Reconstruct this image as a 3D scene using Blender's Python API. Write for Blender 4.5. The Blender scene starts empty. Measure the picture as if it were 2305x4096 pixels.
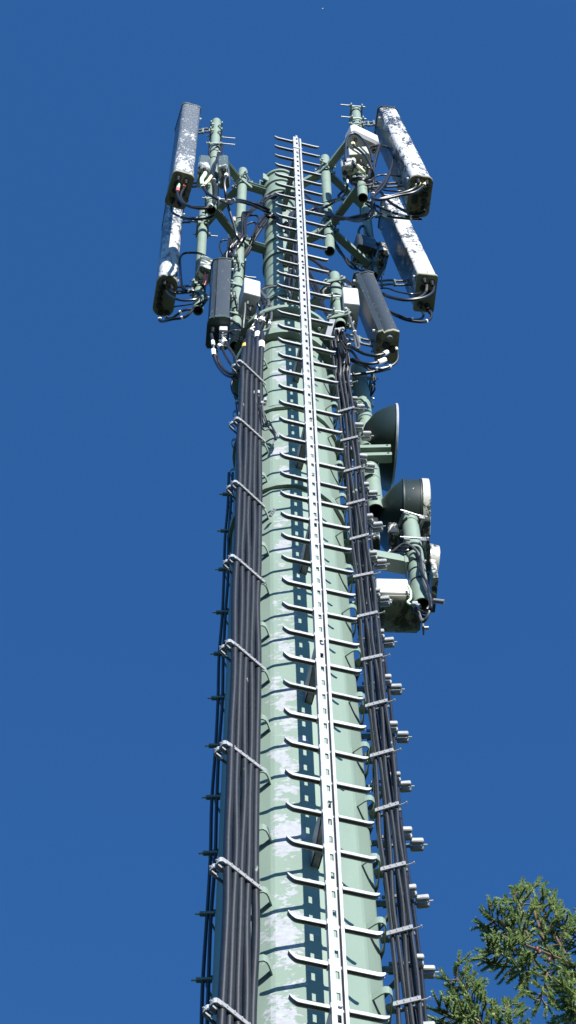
import bpy, bmesh, math, random
from mathutils import Vector, Matrix
random.seed(11)
R = math.radians
sc = bpy.context.scene
COL = sc.collection

# ------------------------------------------------------------------ camera
EYE = Vector((0, 0, 1.6))
PITCH, ROLL, FPX = 1.2030398, -0.0236113, 11017.18      # focal length in pixels of the 2305 x 4096 photograph
_F = Vector((0, math.cos(PITCH), math.sin(PITCH)))
_U = Vector((0, -math.sin(PITCH), math.cos(PITCH)))
_X = Vector((1, 0, 0))
CR, SR = math.cos(ROLL), math.sin(ROLL)
CX_ = CR * _X + SR * _U
CU_ = -SR * _X + CR * _U
cam = bpy.data.cameras.new('camera')
cam.sensor_fit = 'VERTICAL'; cam.sensor_height = 24; cam.lens = FPX / 4096 * 24
cam.clip_start = 0.1; cam.clip_end = 5000
co = bpy.data.objects.new('camera', cam); COL.objects.link(co)
M = Matrix((CX_, CU_, -_F)).transposed().to_4x4(); M.translation = EYE
co.matrix_world = M
sc.camera = co

# ------------------------------------------------------------------ sky and sun
SUN_AZ, SUN_EL = 22.0, 22.5            # degrees right of the line from tower to camera
w = bpy.data.worlds.new('World'); sc.world = w; w.use_nodes = True
nt = w.node_tree
bg = nt.nodes['Background']; bg.inputs[1].default_value = 0.12
sky = nt.nodes.new('ShaderNodeTexSky'); sky.sky_type = 'NISHITA'; sky.sun_disc = False
sdir = Vector((math.sin(R(SUN_AZ)) * math.cos(R(SUN_EL)), -math.cos(R(SUN_AZ)) * math.cos(R(SUN_EL)), math.sin(R(SUN_EL))))
sky.sun_elevation = R(SUN_EL); sky.sun_rotation = math.atan2(sdir.x, sdir.y)
sky.altitude = 0; sky.air_density = 1.0; sky.dust_density = 0.0; sky.ozone_density = 10
tint = nt.nodes.new('ShaderNodeMix'); tint.data_type = 'RGBA'; tint.blend_type = 'MULTIPLY'; tint.inputs[0].default_value = 1
tint.inputs[7].default_value = (0.67, 0.92, 0.95, 1)
nt.links.new(sky.outputs[0], tint.inputs[6]); nt.links.new(tint.outputs[2], bg.inputs[0])
sl = bpy.data.lights.new('sun', 'SUN'); sl.energy = 4.9; sl.angle = R(0.5); sl.color = (1, 0.965, 0.90)
so = bpy.data.objects.new('sun', sl); COL.objects.link(so)
so.rotation_euler = (-sdir).to_track_quat('-Z', 'Y').to_euler()
so.location = (8, -20, 20)
sc.view_settings.view_transform = 'Standard'; sc.view_settings.look = 'None'
sc.view_settings.exposure = 0.97; sc.view_settings.gamma = 1
sc.cycles.diffuse_bounces = 2

# ------------------------------------------------------------------ from the photograph to the place
WIN = dict(s=(0, 0, 1), a=(560, 380, 2.4167), b=(1060, 380, 1.9595), c=(560, 860, 2.4167), d=(1060, 860, 1.9595),
           e=(860, 1300, 2.2656), g=(1300, 1400, 2.6852), h=(1350, 1850, 2.9), r=(1300, 1080, 4.531),
           l=(780, 620, 4.833), m=(780, 1200, 4.531), q=(1340, 420, 4.833), t=(1700, 3400, 2.3967), z=(1000, 1050, 3.625),
           y=(1000, 500, 3.625))
def ray(win, x, y):
    ox, oy, k = WIN[win]
    return (_F * FPX + CX_ * (ox + x / k - 1152.5) - CU_ * (oy + y / k - 2048)).normalized()
def at(win, x, y, Y):
    """the point at distance Y in front of the observer seen at a place of the photograph"""
    d = ray(win, x, y); return EYE + d * (Y / d.y)
def atz(win, x, y, Z):
    d = ray(win, x, y); return EYE + d * ((Z - 1.6) / d.z)

# ------------------------------------------------------------------ materials
def new_mat(name):
    m = bpy.data.materials.new(name); m.use_nodes = True
    n = m.node_tree; b = n.nodes['Principled BSDF']
    return m, n, b
def N(n, t, **kw):
    x = n.nodes.new(t)
    for k, v in kw.items():
        setattr(x, k, v)
    return x
def pos(n, scale=(1, 1, 1), obj=False):
    tc = N(n, 'ShaderNodeTexCoord') if obj else N(n, 'ShaderNodeNewGeometry')
    mp = N(n, 'ShaderNodeMapping'); mp.inputs['Scale'].default_value = scale
    n.links.new(tc.outputs['Object' if obj else 'Position'], mp.inputs[0]); return mp.outputs[0]
def noise(n, v, scale, detail=4, rough=0.6, dist=0.0):
    x = N(n, 'ShaderNodeTexNoise'); x.inputs['Scale'].default_value = scale; x.inputs['Detail'].default_value = detail
    x.inputs['Roughness'].default_value = rough; x.inputs['Distortion'].default_value = dist
    n.links.new(v, x.inputs['Vector']); return x.outputs['Fac']
def math_(n, op, a, b=None, c=None):
    x = N(n, 'ShaderNodeMath', operation=op)
    for i, v in enumerate((a, b, c)):
        if v is None: continue
        if isinstance(v, (int, float)): x.inputs[i].default_value = v
        else: n.links.new(v, x.inputs[i])
    return x.outputs[0]
def ramp(n, v, a, b, ca=(0, 0, 0), cb=(1, 1, 1), interp='LINEAR'):
    x = N(n, 'ShaderNodeValToRGB'); e = x.color_ramp.elements
    x.color_ramp.interpolation = interp
    e[0].position = max(0, min(1, a)); e[1].position = max(0, min(1, b)); e[0].color = (*ca, 1); e[1].color = (*cb, 1)
    n.links.new(v, x.inputs[0]); return x.outputs[0]
def mix(n, f, a, b):
    x = N(n, 'ShaderNodeMix', data_type='RGBA')
    for i, v in ((0, f), (6, a), (7, b)):
        if isinstance(v, (int, float)): x.inputs[i].default_value = v
        elif isinstance(v, tuple): x.inputs[i].default_value = (*v, 1)
        else: n.links.new(v, x.inputs[i])
    return x.outputs[2]
def bump(n, b, h, strength=0.3, dist=0.002):
    x = N(n, 'ShaderNodeBump'); x.inputs['Strength'].default_value = strength; x.inputs['Distance'].default_value = dist
    n.links.new(h, x.inputs['Height']); n.links.new(x.outputs[0], b.inputs['Normal'])
GREEN = (0.190, 0.252, 0.206)
def simple(name, col, rough=0.5, metal=0.0, vary=0.12, scale=14, spec=0.5, bmp=0.1, streak=1.0):
    m, n, b = new_mat(name)
    v = pos(n, (1, 1, streak))
    f = noise(n, v, scale, 5, 0.65)
    f2 = ramp(n, f, 0.3, 0.72)
    n.links.new(mix(n, f2, tuple(c * (1 - vary) for c in col), tuple(min(1, c * (1 + vary)) for c in col)), b.inputs['Base Color'])
    b.inputs['Roughness'].default_value = rough; b.inputs['Metallic'].default_value = metal
    b.inputs['Specular IOR Level'].default_value = spec
    if bmp: bump(n, b, noise(n, v, scale * 12, 3), bmp, 0.001)
    return m
def chipped(name, base, under, amount, rough=0.45, scale=30, zlo=None, zhi=None, alo=None, ahi=None, streak=0.35, specks=0.0, spec=0.4, axis=2, streaks=0.0, edge=0.02, worn=0.0):
    """paint that has flaked off in patches; alo / ahi give the share that flaked at heights zlo / zhi (m)"""
    m, n, b = new_mat(name)
    v = pos(n, (1, 1, streak))
    f = noise(n, v, scale, 9, 0.72, 0.4)
    f = math_(n, 'ADD', f, math_(n, 'MULTIPLY', math_(n, 'SUBTRACT', noise(n, v, scale * 0.2, 2), 0.5), 0.55))
    th = 0.5 + (0.5 - amount) * 0.5
    if zlo is not None:
        g = N(n, 'ShaderNodeNewGeometry'); sp = N(n, 'ShaderNodeSeparateXYZ'); n.links.new(g.outputs['Position'], sp.inputs[0])
        mr = N(n, 'ShaderNodeMapRange'); n.links.new(sp.outputs[axis], mr.inputs[0])
        for i, vv in enumerate((zlo, zhi, 0.5 + (0.5 - alo) * 0.5, 0.5 + (0.5 - ahi) * 0.5)): mr.inputs[i + 1].default_value = vv
        th = mr.outputs[0]
    if worn:
        # the side that faces the weather has lost more of its paint
        g2 = N(n, 'ShaderNodeNewGeometry'); s2 = N(n, 'ShaderNodeSeparateXYZ'); n.links.new(g2.outputs['Normal'], s2.inputs[0])
        th = math_(n, 'ADD', th, math_(n, 'MULTIPLY', math_(n, 'ADD', s2.outputs[1], 0.55), worn))
    d = math_(n, 'SUBTRACT', f, th)
    mask = ramp(n, math_(n, 'ADD', d, 0.5), 0.5 - edge, 0.5 + edge)
    sm = ramp(n, noise(n, pos(n, (1, 1, streak)), scale * 4.2, 4, 0.7), 0.64 - 0.06 * specks, 0.66 - 0.06 * specks) if specks else None
    if sm is not None: mask = math_(n, 'MAXIMUM', mask, math_(n, 'MULTIPLY', sm, 0.9))
    vb = noise(n, v, 7, 5)
    cb = mix(n, vb, tuple(c * 0.75 for c in base), tuple(min(1, c * 1.25) for c in base))
    cu = mix(n, vb, tuple(c * 0.85 for c in under), tuple(min(0.9, c * 1.1) for c in under))
    n.links.new(mix(n, mask, cb, cu), b.inputs['Base Color'])
    b.inputs['Roughness'].default_value = rough; b.inputs['Specular IOR Level'].default_value = spec
    bump(n, b, mask, 0.35, 0.0012)
    return m

TAX, TAY = -0.0031, 5.3508                    # the axis of the tower
def rad(z): return 0.3157 - 0.00562 * (z - 11.6)

def shaft_mat():
    m, n, b = new_mat('peeling green paint on steel')
    g = N(n, 'ShaderNodeNewGeometry'); sp = N(n, 'ShaderNodeSeparateXYZ'); n.links.new(g.outputs['Position'], sp.inputs[0])
    ang = math_(n, 'ARCTAN2', math_(n, 'SUBTRACT', sp.outputs[0], TAX), math_(n, 'SUBTRACT', TAY, sp.outputs[1]))
    # the flaked strip runs down the sunny side of the shaft
    d = math_(n, 'DIVIDE', math_(n, 'SUBTRACT', ang, R(-5.0)), R(19))
    strip = math_(n, 'POWER', 2.718, math_(n, 'MULTIPLY', math_(n, 'MULTIPLY', d, d), -1.0))
    v = pos(n, (1, 1, 1.15))
    f = noise(n, v, 8.0, 14, 0.72, 0.12)
    fine = noise(n, pos(n, (1, 1, 1.3)), 34, 8, 0.65)
    f = math_(n, 'ADD', f, math_(n, 'MULTIPLY', math_(n, 'SUBTRACT', fine, 0.5), 0.34))
    big = noise(n, pos(n, (1, 1, 0.8)), 2.6, 3, 0.6)
    th = math_(n, 'SUBTRACT', 0.785, math_(n, 'MULTIPLY', strip, 0.278))
    th = math_(n, 'SUBTRACT', th, math_(n, 'MULTIPLY', math_(n, 'SUBTRACT', big, 0.5), 0.45))
    mr = N(n, 'ShaderNodeMapRange'); n.links.new(sp.outputs[2], mr.inputs[0])
    for i, vv in enumerate((11.0, 17.5, -0.012, 0.045)): mr.inputs[i + 1].default_value = vv
    th = math_(n, 'ADD', th, mr.outputs[0])
    dd = math_(n, 'SUBTRACT', f, th)
    mask = ramp(n, math_(n, 'ADD', dd, 0.5), 0.497, 0.508)
    crack = ramp(n, math_(n, 'ABSOLUTE', math_(n, 'ADD', dd, 0.002)), 0.0, 0.006, (1, 1, 1), (0, 0, 0))
    crack = math_(n, 'MULTIPLY', crack, ramp(n, noise(n, v, 26, 2), 0.55, 0.62))
    weather = ramp(n, noise(n, pos(n, (1, 1, 0.25)), 5, 6), 0.3, 0.75)
    green = mix(n, weather, tuple(c * 0.93 for c in GREEN), tuple(c * 1.07 for c in GREEN))
    speck = ramp(n, noise(n, v, 70, 2), 0.74, 0.76)
    green = mix(n, math_(n, 'MULTIPLY', speck, 0.6), green, (0.40, 0.44, 0.41))
    white = mix(n, ramp(n, noise(n, v, 40, 4), 0.35, 0.7), (0.28, 0.292, 0.312), (0.36, 0.37, 0.39))
    c = mix(n, mask, green, white)
    c = mix(n, math_(n, 'MULTIPLY', crack, 0.85), c, (0.06, 0.07, 0.06))
    n.links.new(c, b.inputs['Base Color'])
    b.inputs['Roughness'].default_value = 0.5; b.inputs['Specular IOR Level'].default_value = 0.3
    bump(n, b, math_(n, 'SUBTRACT', math_(n, 'MULTIPLY', noise(n, v, 3.0, 3), 0.25), mask), 0.35, 0.0015)
    return m

MS = shaft_mat()
MG = simple('green painted steel', GREEN, 0.48, vary=0.09, scale=9, spec=0.35, bmp=0.06)
MGd = simple('green enamel of small fittings', tuple(c * 0.8 for c in GREEN), 0.45, vary=0.2, scale=25, spec=0.4)
MZ = simple('galvanised steel', (0.39, 0.40, 0.41), 0.42, 0.25, 0.22, 16, 0.5, 0.05)
MZd = simple('dull galvanised steel', (0.22, 0.23, 0.24), 0.4, 0.4, 0.2, 60, 0.5, 0.05)
MZr = simple('worn rung steel', (0.37, 0.378, 0.382), 0.48, 0.10, 0.22, 60, 0.5, 0.05)
MA = simple('grey aluminium clamp', (0.33, 0.33, 0.34), 0.36, 0.2, 0.12, 60, 0.5, 0.0)
MB_ = simple('black plastic', (0.022, 0.023, 0.026), 0.42, vary=0.25, scale=30, bmp=0.0)
MW = simple('white painted metal', (0.52, 0.52, 0.53), 0.4, vary=0.10, scale=9, bmp=0.03, streak=.25)
MC = simple('cream metal lid', (0.50, 0.50, 0.40), 0.4, vary=0.06, scale=20)
MT = simple('white tape', (0.82, 0.82, 0.80), 0.5, vary=0.04, bmp=0)
MY = simple('yellow tape', (0.80, 0.52, 0.10), 0.5, vary=0.05, bmp=0)
MR = simple('faded red tag', (0.70, 0.16, 0.16), 0.5, vary=0.1, bmp=0)
MYW = simple('pale yellow tag', (0.80, 0.72, 0.42), 0.5, vary=0.08, bmp=0)
MGT = simple('green and white sleeve', (0.55, 0.78, 0.52), 0.5, vary=0.3, scale=60, bmp=0)
MDK = simple('painted shade of hollows', (0.03, 0.035, 0.035), 0.8, bmp=0)  # near-black colour that stands in for shade inside hollows
MGW = simple('dark green radome paint', (0.045, 0.075, 0.068), 0.38, vary=0.3, scale=10, spec=0.5, bmp=0.05)
MSP = chipped('weathered dark green dish paint', (0.012, 0.024, 0.020), (0.45, 0.46, 0.40), -0.05, 0.42, 20, streak=0.7, specks=0.0, spec=0.35)
MSPr = chipped('flaking dish rim paint', (0.03, 0.045, 0.04), (0.42, 0.42, 0.37), 0.56, 0.35, 24, streak=0.7)
MAC = chipped('camouflage paint flaking off antenna sole', (0.045, 0.048, 0.036), (0.26, 0.26, 0.19), 0.66, 0.5, 13, streak=1, edge=.05)
MRB = chipped('flaking dark paint on radio box', (0.025, 0.032, 0.032), (0.50, 0.50, 0.46), 0.36, 0.35, 26, streak=0.8)
MRG = chipped('grey green paint on radio box', (0.085, 0.115, 0.105), (0.60, 0.60, 0.58), 0.40, 0.3, 18, streak=1)

def cable_mat(name, ribbed, col=(0.018, 0.020, 0.026)):
    m, n, b = new_mat(name)
    v = pos(n)
    f = ramp(n, noise(n, v, 35, 6, 0.7), 0.35, 0.75)
    c = mix(n, f, tuple(x * 0.7 for x in col), tuple(x * 1.5 for x in col))
    sp = ramp(n, noise(n, pos(n, (1, 1, 0.4)), 18, 3, 0.5), 0.72, 0.735)
    c = mix(n, math_(n, 'MULTIPLY', sp, 0.8), c, (0.20, 0.25, 0.21))
    n.links.new(c, b.inputs['Base Color'])
    b.inputs['Roughness'].default_value = 0.42 if ribbed else 0.34; b.inputs['Specular IOR Level'].default_value = 0.38 if ribbed else 0.5
    if ribbed:
        wv = N(n, 'ShaderNodeTexWave', bands_direction='Z'); wv.inputs['Scale'].default_value = 70; wv.inputs['Distortion'].default_value = 0.3
        n.links.new(v, wv.inputs['Vector']); bump(n, b, wv.outputs['Fac'], 0.35, 0.0012)
    return m
MK = cable_mat('corrugated black cable jacket', True, (0.008, 0.011, 0.016))
MKs = cable_mat('smooth black cable jacket', False, (0.010, 0.011, 0.014))
MKg = simple('grey cable jacket', (0.065, 0.068, 0.070), 0.45, vary=0.1, bmp=0)

# ------------------------------------------------------------------ mesh building
class MBd:
    def __init__(s): s.bm = bmesh.new()
    def add(s, vs, fs, smooth=False):
        bv = [s.bm.verts.new(v) for v in vs]
        for f in fs:
            try: fc = s.bm.faces.new([bv[i] for i in f]); fc.smooth = smooth
            except ValueError: pass
        return s
    def box(s, c, dims, X=None, Y=None, Z=None, bev=0.0):
        c = Vector(c)
        if X is None: X = Vector((1, 0, 0))
        if Z is None: Z = Vector((0, 0, 1))
        X = Vector(X).normalized(); Z = Vector(Z).normalized()
        if Y is None:
            Y = Z.cross(X).normalized(); Z = X.cross(Y)
        Y = Vector(Y).normalized()
        hx, hy, hz = (d / 2 for d in dims)
        if bev <= 0:
            vs = [c + X * (sx * hx) + Y * (sy * hy) + Z * (sz * hz) for sx in (-1, 1) for sy in (-1, 1) for sz in (-1, 1)]
            return s.add(vs, [(0, 1, 3, 2), (4, 6, 7, 5), (0, 4, 5, 1), (2, 3, 7, 6), (0, 2, 6, 4), (1, 5, 7, 3)])
        b = min(bev, hx * 0.9, hy * 0.9, hz * 0.9)
        return s.prism([(hx - b, hy), (hx, hy - b), (hx, -hy + b), (hx - b, -hy), (-hx + b, -hy), (-hx, -hy + b), (-hx, hy - b), (-hx + b, hy)][::-1], c, X, Y, Z, -hz, hz, bev=b)
    def prism(s, prof, c, X, Y, Z, z0, z1, bev=0.0, smooth=False, top=None):
        c = Vector(c); n = len(prof)
        rings = []
        def ring(zz, k=0.0, shift=Vector((0, 0, 0))):
            mx = max(abs(p[0]) for p in prof) or 1; my = max(abs(p[1]) for p in prof) or 1
            return [c + shift + X * (p[0] * (1 - k / mx)) + Y * (p[1] * (1 - k / my)) + Z * zz for p in prof]
        sh = Vector(top) if top is not None else Vector((0, 0, 0))
        if bev:
            rings = [ring(z0, bev), ring(z0 + bev), ring(z1 - bev, 0, sh), ring(z1, bev, sh)]
        else: rings = [ring(z0), ring(z1, 0, sh)]
        vs = [v for r in rings for v in r]
        fs = []
        for k in range(len(rings) - 1):
            for i in range(n):
                j = (i + 1) % n
                fs.append((k * n + i, k * n + j, (k + 1) * n + j, (k + 1) * n + i))
        bv = [s.bm.verts.new(v) for v in vs]
        for f in fs:
            fc = s.bm.faces.new([bv[i] for i in f]); fc.smooth = smooth
        s.bm.faces.new(bv[:n][::-1]); s.bm.faces.new(bv[-n:])
        return s
    def beam(s, p0, p1, w, h, up=(0, 0, 1), bev=0.0):
        p0, p1 = Vector(p0), Vector(p1); d = (p1 - p0)
        return s.box((p0 + p1) / 2, (d.length, w, h), X=d, Z=up, bev=bev)
    def channel(s, p0, p1, w, h, t=0.006, up=(0, 0, 1)):
        """U channel open to one side"""
        p0, p1 = Vector(p0), Vector(p1); X = (p1 - p0).normalized(); Y = Vector(up).cross(X).normalized(); Z = X.cross(Y)
        L = (p1 - p0).length; c = (p0 + p1) / 2
        s.box(c - Y * (w / 2 - t / 2), (L, t, h), X, Y, Z)
        s.box(c + Z * (h / 2 - t / 2) + Y * t / 2, (L, w - t, t), X, Y, Z)
        s.box(c - Z * (h / 2 - t / 2) + Y * t / 2, (L, w - t, t), X, Y, Z)
        return s
    def tube(s, pts, r, n=8, caps=True, smooth=True):
        pts = [Vector(p) for p in pts]; m = len(pts)
        rs = r if isinstance(r, (list, tuple)) else [r] * m
        T = []
        for i in range(m):
            t = pts[min(i + 1, m - 1)] - pts[max(i - 1, 0)]
            T.append(t.normalized() if t.length > 1e-9 else Vector((0, 0, 1)))
        ref = Vector((0, 1, 0)) if abs(T[0].z) > 0.8 else Vector((0, 0, 1))
        nrm = (ref - T[0] * ref.dot(T[0])).normalized()
        rings = []
        for i in range(m):
            nrm = (nrm - T[i] * nrm.dot(T[i]));
            nrm = nrm.normalized() if nrm.length > 1e-6 else T[i].orthogonal().normalized()
            b = T[i].cross(nrm)
            rings.append([s.bm.verts.new(pts[i] + (nrm * math.cos(2 * math.pi * k / n) + b * math.sin(2 * math.pi * k / n)) * rs[i]) for k in range(n)])
        for i in range(m - 1):
            for k in range(n):
                f = s.bm.faces.new((rings[i][k], rings[i][(k + 1) % n], rings[i + 1][(k + 1) % n], rings[i + 1][k])); f.smooth = smooth
        if caps:
            s.bm.faces.new(rings[0][::-1]); s.bm.faces.new(rings[-1])
        return s
    def cyl(s, p0, p1, r, n=12, r2=None, caps=True): return s.tube([p0, p1], [r, r if r2 is None else r2], n, caps)
    def lathe(s, prof, c, axis, n=32, smooth=True, phase=0.0):
        """prof: list of (radius, distance along axis)"""
        axis = Vector(axis).normalized(); c = Vector(c)
        u = axis.orthogonal().normalized() if abs(axis.z) < 0.99 else Vector((1, 0, 0)); v = axis.cross(u)
        rings = [[s.bm.verts.new(c + axis * h + (u * math.cos(2 * math.pi * k / n + phase) + v * math.sin(2 * math.pi * k / n + phase)) * max(r_, 1e-5)) for k in range(n)] for r_, h in prof]
        for i in range(len(prof) - 1):
            for k in range(n):
                f = s.bm.faces.new((rings[i][k], rings[i][(k + 1) % n], rings[i + 1][(k + 1) % n], rings[i + 1][k])); f.smooth = smooth
        return s
    def mesh(s, name, mat, auto=True, origin=None):
        if origin is not None:
            o = Vector(origin)
            for v in s.bm.verts: v.co -= o
        bmesh.ops.recalc_face_normals(s.bm, faces=s.bm.faces[:])
        me = bpy.data.meshes.new(name); s.bm.to_mesh(me); s.bm.free()
        me.materials.append(mat)
        if auto: me.set_sharp_from_angle(angle=R(38))
        return me
def wloc(o):
    v = Vector(o.location)
    if o.parent: v = v + wloc(o.parent)
    return v
def obj(name, mb, mat, parent=None, origin=None):
    """link what mb holds (world coordinates) as one mesh object"""
    if origin is None: origin = wloc(parent) if parent else Vector((0, 0, 0))
    origin = Vector(origin)
    o = bpy.data.objects.new(name, mb.mesh(name, mat, origin=origin)); COL.objects.link(o)
    if parent: o.parent = parent; o.location = origin - wloc(parent)
    else: o.location = origin
    return o
def inst(name, me, parent, loc, rotz=0, rot=None):
    """another object on shared mesh data, loc in world coordinates"""
    o = bpy.data.objects.new(name, me); COL.objects.link(o)
    o.parent = parent; o.location = Vector(loc) - (wloc(parent) if parent else Vector((0, 0, 0)))
    o.rotation_euler = rot if rot is not None else (0, 0, rotz)
    return o
def tag(o, label=None, cat=None, group=None, kind=None):
    if label: o['label'] = label
    if cat: o['category'] = cat
    if group: o['group'] = group
    if kind: o['kind'] = kind
    return o
def thing(name, label, cat, loc, group=None, rotz=0):
    o = bpy.data.objects.new(name, None); COL.objects.link(o); o.location = loc; o.rotation_euler = (0, 0, rotz)
    o.empty_display_size = 0.05
    return tag(o, label, cat, group)
def spline(pts, k=8):
    """Catmull-Rom through the points"""
    pts = [Vector(p) for p in pts]
    if len(pts) < 3: return pts
    P = [pts[0] * 2 - pts[1]] + pts + [pts[-1] * 2 - pts[-2]]
    out = []
    for i in range(1, len(P) - 2):
        for j in range(k):
            t = j / k
            a, b_, c, d = P[i - 1], P[i], P[i + 1], P[i + 2]
            out.append(0.5 * ((2 * b_) + (c - a) * t + (2 * a - 5 * b_ + 4 * c - d) * t * t + (3 * b_ - a - 3 * c + d) * t ** 3))
    out.append(pts[-1]); return out
def polar(az, rho, z): a = R(az); return Vector((TAX + rho * math.sin(a), TAY - rho * math.cos(a), z))
UP = Vector((0, 0, 1))
ORD = ['topmost', 'second from the top', 'third from the top', 'fourth from the top', 'fifth from the top', 'sixth from the top', 'seventh from the top', 'eighth from the top', 'ninth from the top', 'tenth from the top', 'eleventh from the top', 'twelfth from the top', 'thirteenth from the top', 'fourteenth from the top', 'fifteenth from the top', 'sixteenth from the top', 'seventeenth from the top', 'eighteenth from the top', 'nineteenth from the top', 'twentieth from the top']

GORD = [o.replace('topmost', 'lowest').replace('from the top', 'from the ground') for o in ORD]
# ------------------------------------------------------------------ ground
gm, gn, gb = new_mat('forest clearing grass')
gc = mix(gn, ramp(gn, noise(gn, pos(gn), 0.8, 8), 0.35, 0.7), (0.012, 0.022, 0.007), (0.030, 0.046, 0.014))
gn.links.new(gc, gb.inputs['Base Color']); gb.inputs['Roughness'].default_value = 0.95
bump(gn, gb, noise(gn, pos(gn), 25, 4), 0.6, 0.03)
bm = MBd()
gv = []; NG = 48
for ri, rr in enumerate((0.01, 4, 10, 22, 50, 120, 400, 1800)):
    gv.append([bm.bm.verts.new((rr * math.cos(2 * math.pi * k / NG), 5 + rr * math.sin(2 * math.pi * k / NG), -0.02 + (0 if rr < 8 else 0.12 * math.sin(k * 1.7 + ri) * min(1, rr / 50)))) for k in range(NG)])
for i in range(len(gv) - 1):
    for k in range(NG): bm.bm.faces.new((gv[i][k], gv[i][(k + 1) % NG], gv[i + 1][(k + 1) % NG], gv[i + 1][k]))
tag(obj('ground', bm, gm), kind='structure')
bm = MBd(); bm.prism([(1.1 * math.cos(k * math.pi / 4 + .39), 1.1 * math.sin(k * math.pi / 4 + .39)) for k in range(8)], (TAX, TAY, 0), Vector((1, 0, 0)), Vector((0, 1, 0)), UP, -0.3, 0.15, bev=0.03)
tag(obj('foundation', bm, simple('pale concrete', (0.36, 0.35, 0.33), 0.9)), kind='structure')

# ------------------------------------------------------------------ tower
tower = thing('cell_tower', 'tall tapered green steel mast with white paint flaking off its sunny side', 'tower', (TAX, TAY, 0.15))
NS = 16; PH = 6.7
def poly_ring(b, prof, n=NS, ph=PH, smooth=False, c=(TAX, TAY, 0)):
    rings = []
    for rr, z in prof:
        rings.append([b.bm.verts.new((c[0] + rr * math.sin(R(ph + k * 360 / n)), c[1] - rr * math.cos(R(ph + k * 360 / n)), z)) for k in range(n)])
    for i in range(len(prof) - 1):
        for k in range(n):
            f = b.bm.faces.new((rings[i][k], rings[i][(k + 1) % n], rings[i + 1][(k + 1) % n], rings[i + 1][k])); f.smooth = smooth
def shaft_prof(z0, z1, off=0.0):
    return [(rad(z0) + off - 0.004, z0), (rad(z0) + off, z0 + 0.003), (rad(z1) + off, z1)]
Z1, Z2, ZD = 15.13, 16.37, 18.16            # slip joints and the platform disc
for i, (a, b_, off) in enumerate(((0.15, Z1 - .05, 0.0), (Z1 - .05, Z2, 0.0), (Z2, ZD, 0.0))):
    m_ = MBd()
    pr = shaft_prof(a, b_, off)
    # rounded bends: every corner is a small pair of vertices
    rings = []
    for rr, z in pr:
        ring = []
        for k in range(NS):
            for dd in (-1.6, 1.6):
                an = R(PH + k * 360 / NS + dd); q = rr * 0.9985
                ring.append(m_.bm.verts.new((TAX + q * math.sin(an), TAY - q * math.cos(an), z)))
        rings.append(ring)
    nn = NS * 2
    for r0_ in range(len(rings) - 1):
        for k in range(nn):
            f = m_.bm.faces.new((rings[r0_][k], rings[r0_][(k + 1) % nn], rings[r0_ + 1][(k + 1) % nn], rings[r0_ + 1][k])); f.smooth = False
    me = m_.mesh('shaft_section', MS, auto=False, origin=tower.location)
    o = bpy.data.objects.new('shaft_section', me); COL.objects.link(o); o.parent = tower
for zz, h_, off in ((Z1 - 0.05, 0.105, 0.017), (Z2 - 0.01, 0.035, 0.017)):
    m_ = MBd(); r_ = rad(zz) + off
    poly_ring(m_, [(r_ - off - .012, zz), (r_, zz), (r_ + .001, zz + 0.004), (r_ - .0006, zz + h_), (r_ - off, zz + h_ + .006)], 32, PH - 5.6)
    obj('joint_collar', m_, MG, tower)
m_ = MBd(); zz = 17.71; r_ = rad(zz)
poly_ring(m_, [(r_ - .02, zz), (r_ + .045, zz), (r_ + .045, zz + .105), (r_ - .02, zz + .105)], 48)
obj('strap_ring', m_, MG, tower)
m_ = MBd()
m_.lathe([(0.22, 0.0), (0.330, 0.0), (0.336, 0.006), (0.336, 0.060), (0.330, 0.065), (0.10, 0.065)], (TAX + .015, TAY - .008, ZD), UP, 64)
obj('platform_disc', m_, MG, tower)
for k in range(10):
    p = polar(k * 36 + 12, 0.305, ZD)
    obj('disc_bolt', MBd().cyl(p - UP * 0.03, p + UP * 0.0, 0.011, 6), MZ, tower)
# slim pole on top
ZT = 22.53; PR = 0.122
m_ = MBd(); m_.lathe([(PR, ZD + .07), (PR, ZT)], (TAX, TAY, 0), UP, 40); m_.lathe([(0.001, ZT - 0.03), (PR, ZT - 0.03)], (TAX, TAY, 0), UP, 40)
obj('top_pole', m_, MG, tower)
m_ = MBd(); m_.lathe([(0.05, ZT - .004), (PR + .016, ZT - .004), (PR + .018, ZT + .03), (0.001, ZT + .035)], (TAX, TAY, 0), UP, 40)
obj('pole_cap', m_, MG, tower)
for zz in (20.20, 20.6, 21.95, 22.25, 19.15):
    m_ = MBd(); m_.lathe([(PR, zz), (PR + .014, zz), (PR + .014, zz + .10), (PR, zz + .10)], (TAX, TAY, 0), UP, 40)
    obj('pole_ring', m_, MG, tower)
for dx in (-1, 1):
    m_ = MBd(); p = polar(-62 + dx * 12, PR + .02, ZT - 0.05)
    m_.box(p, (.012, .05, .16), X=(math.cos(R(-62)), math.sin(R(-62)), 0)); obj('lifting_lug', m_, MG, tower)
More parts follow.
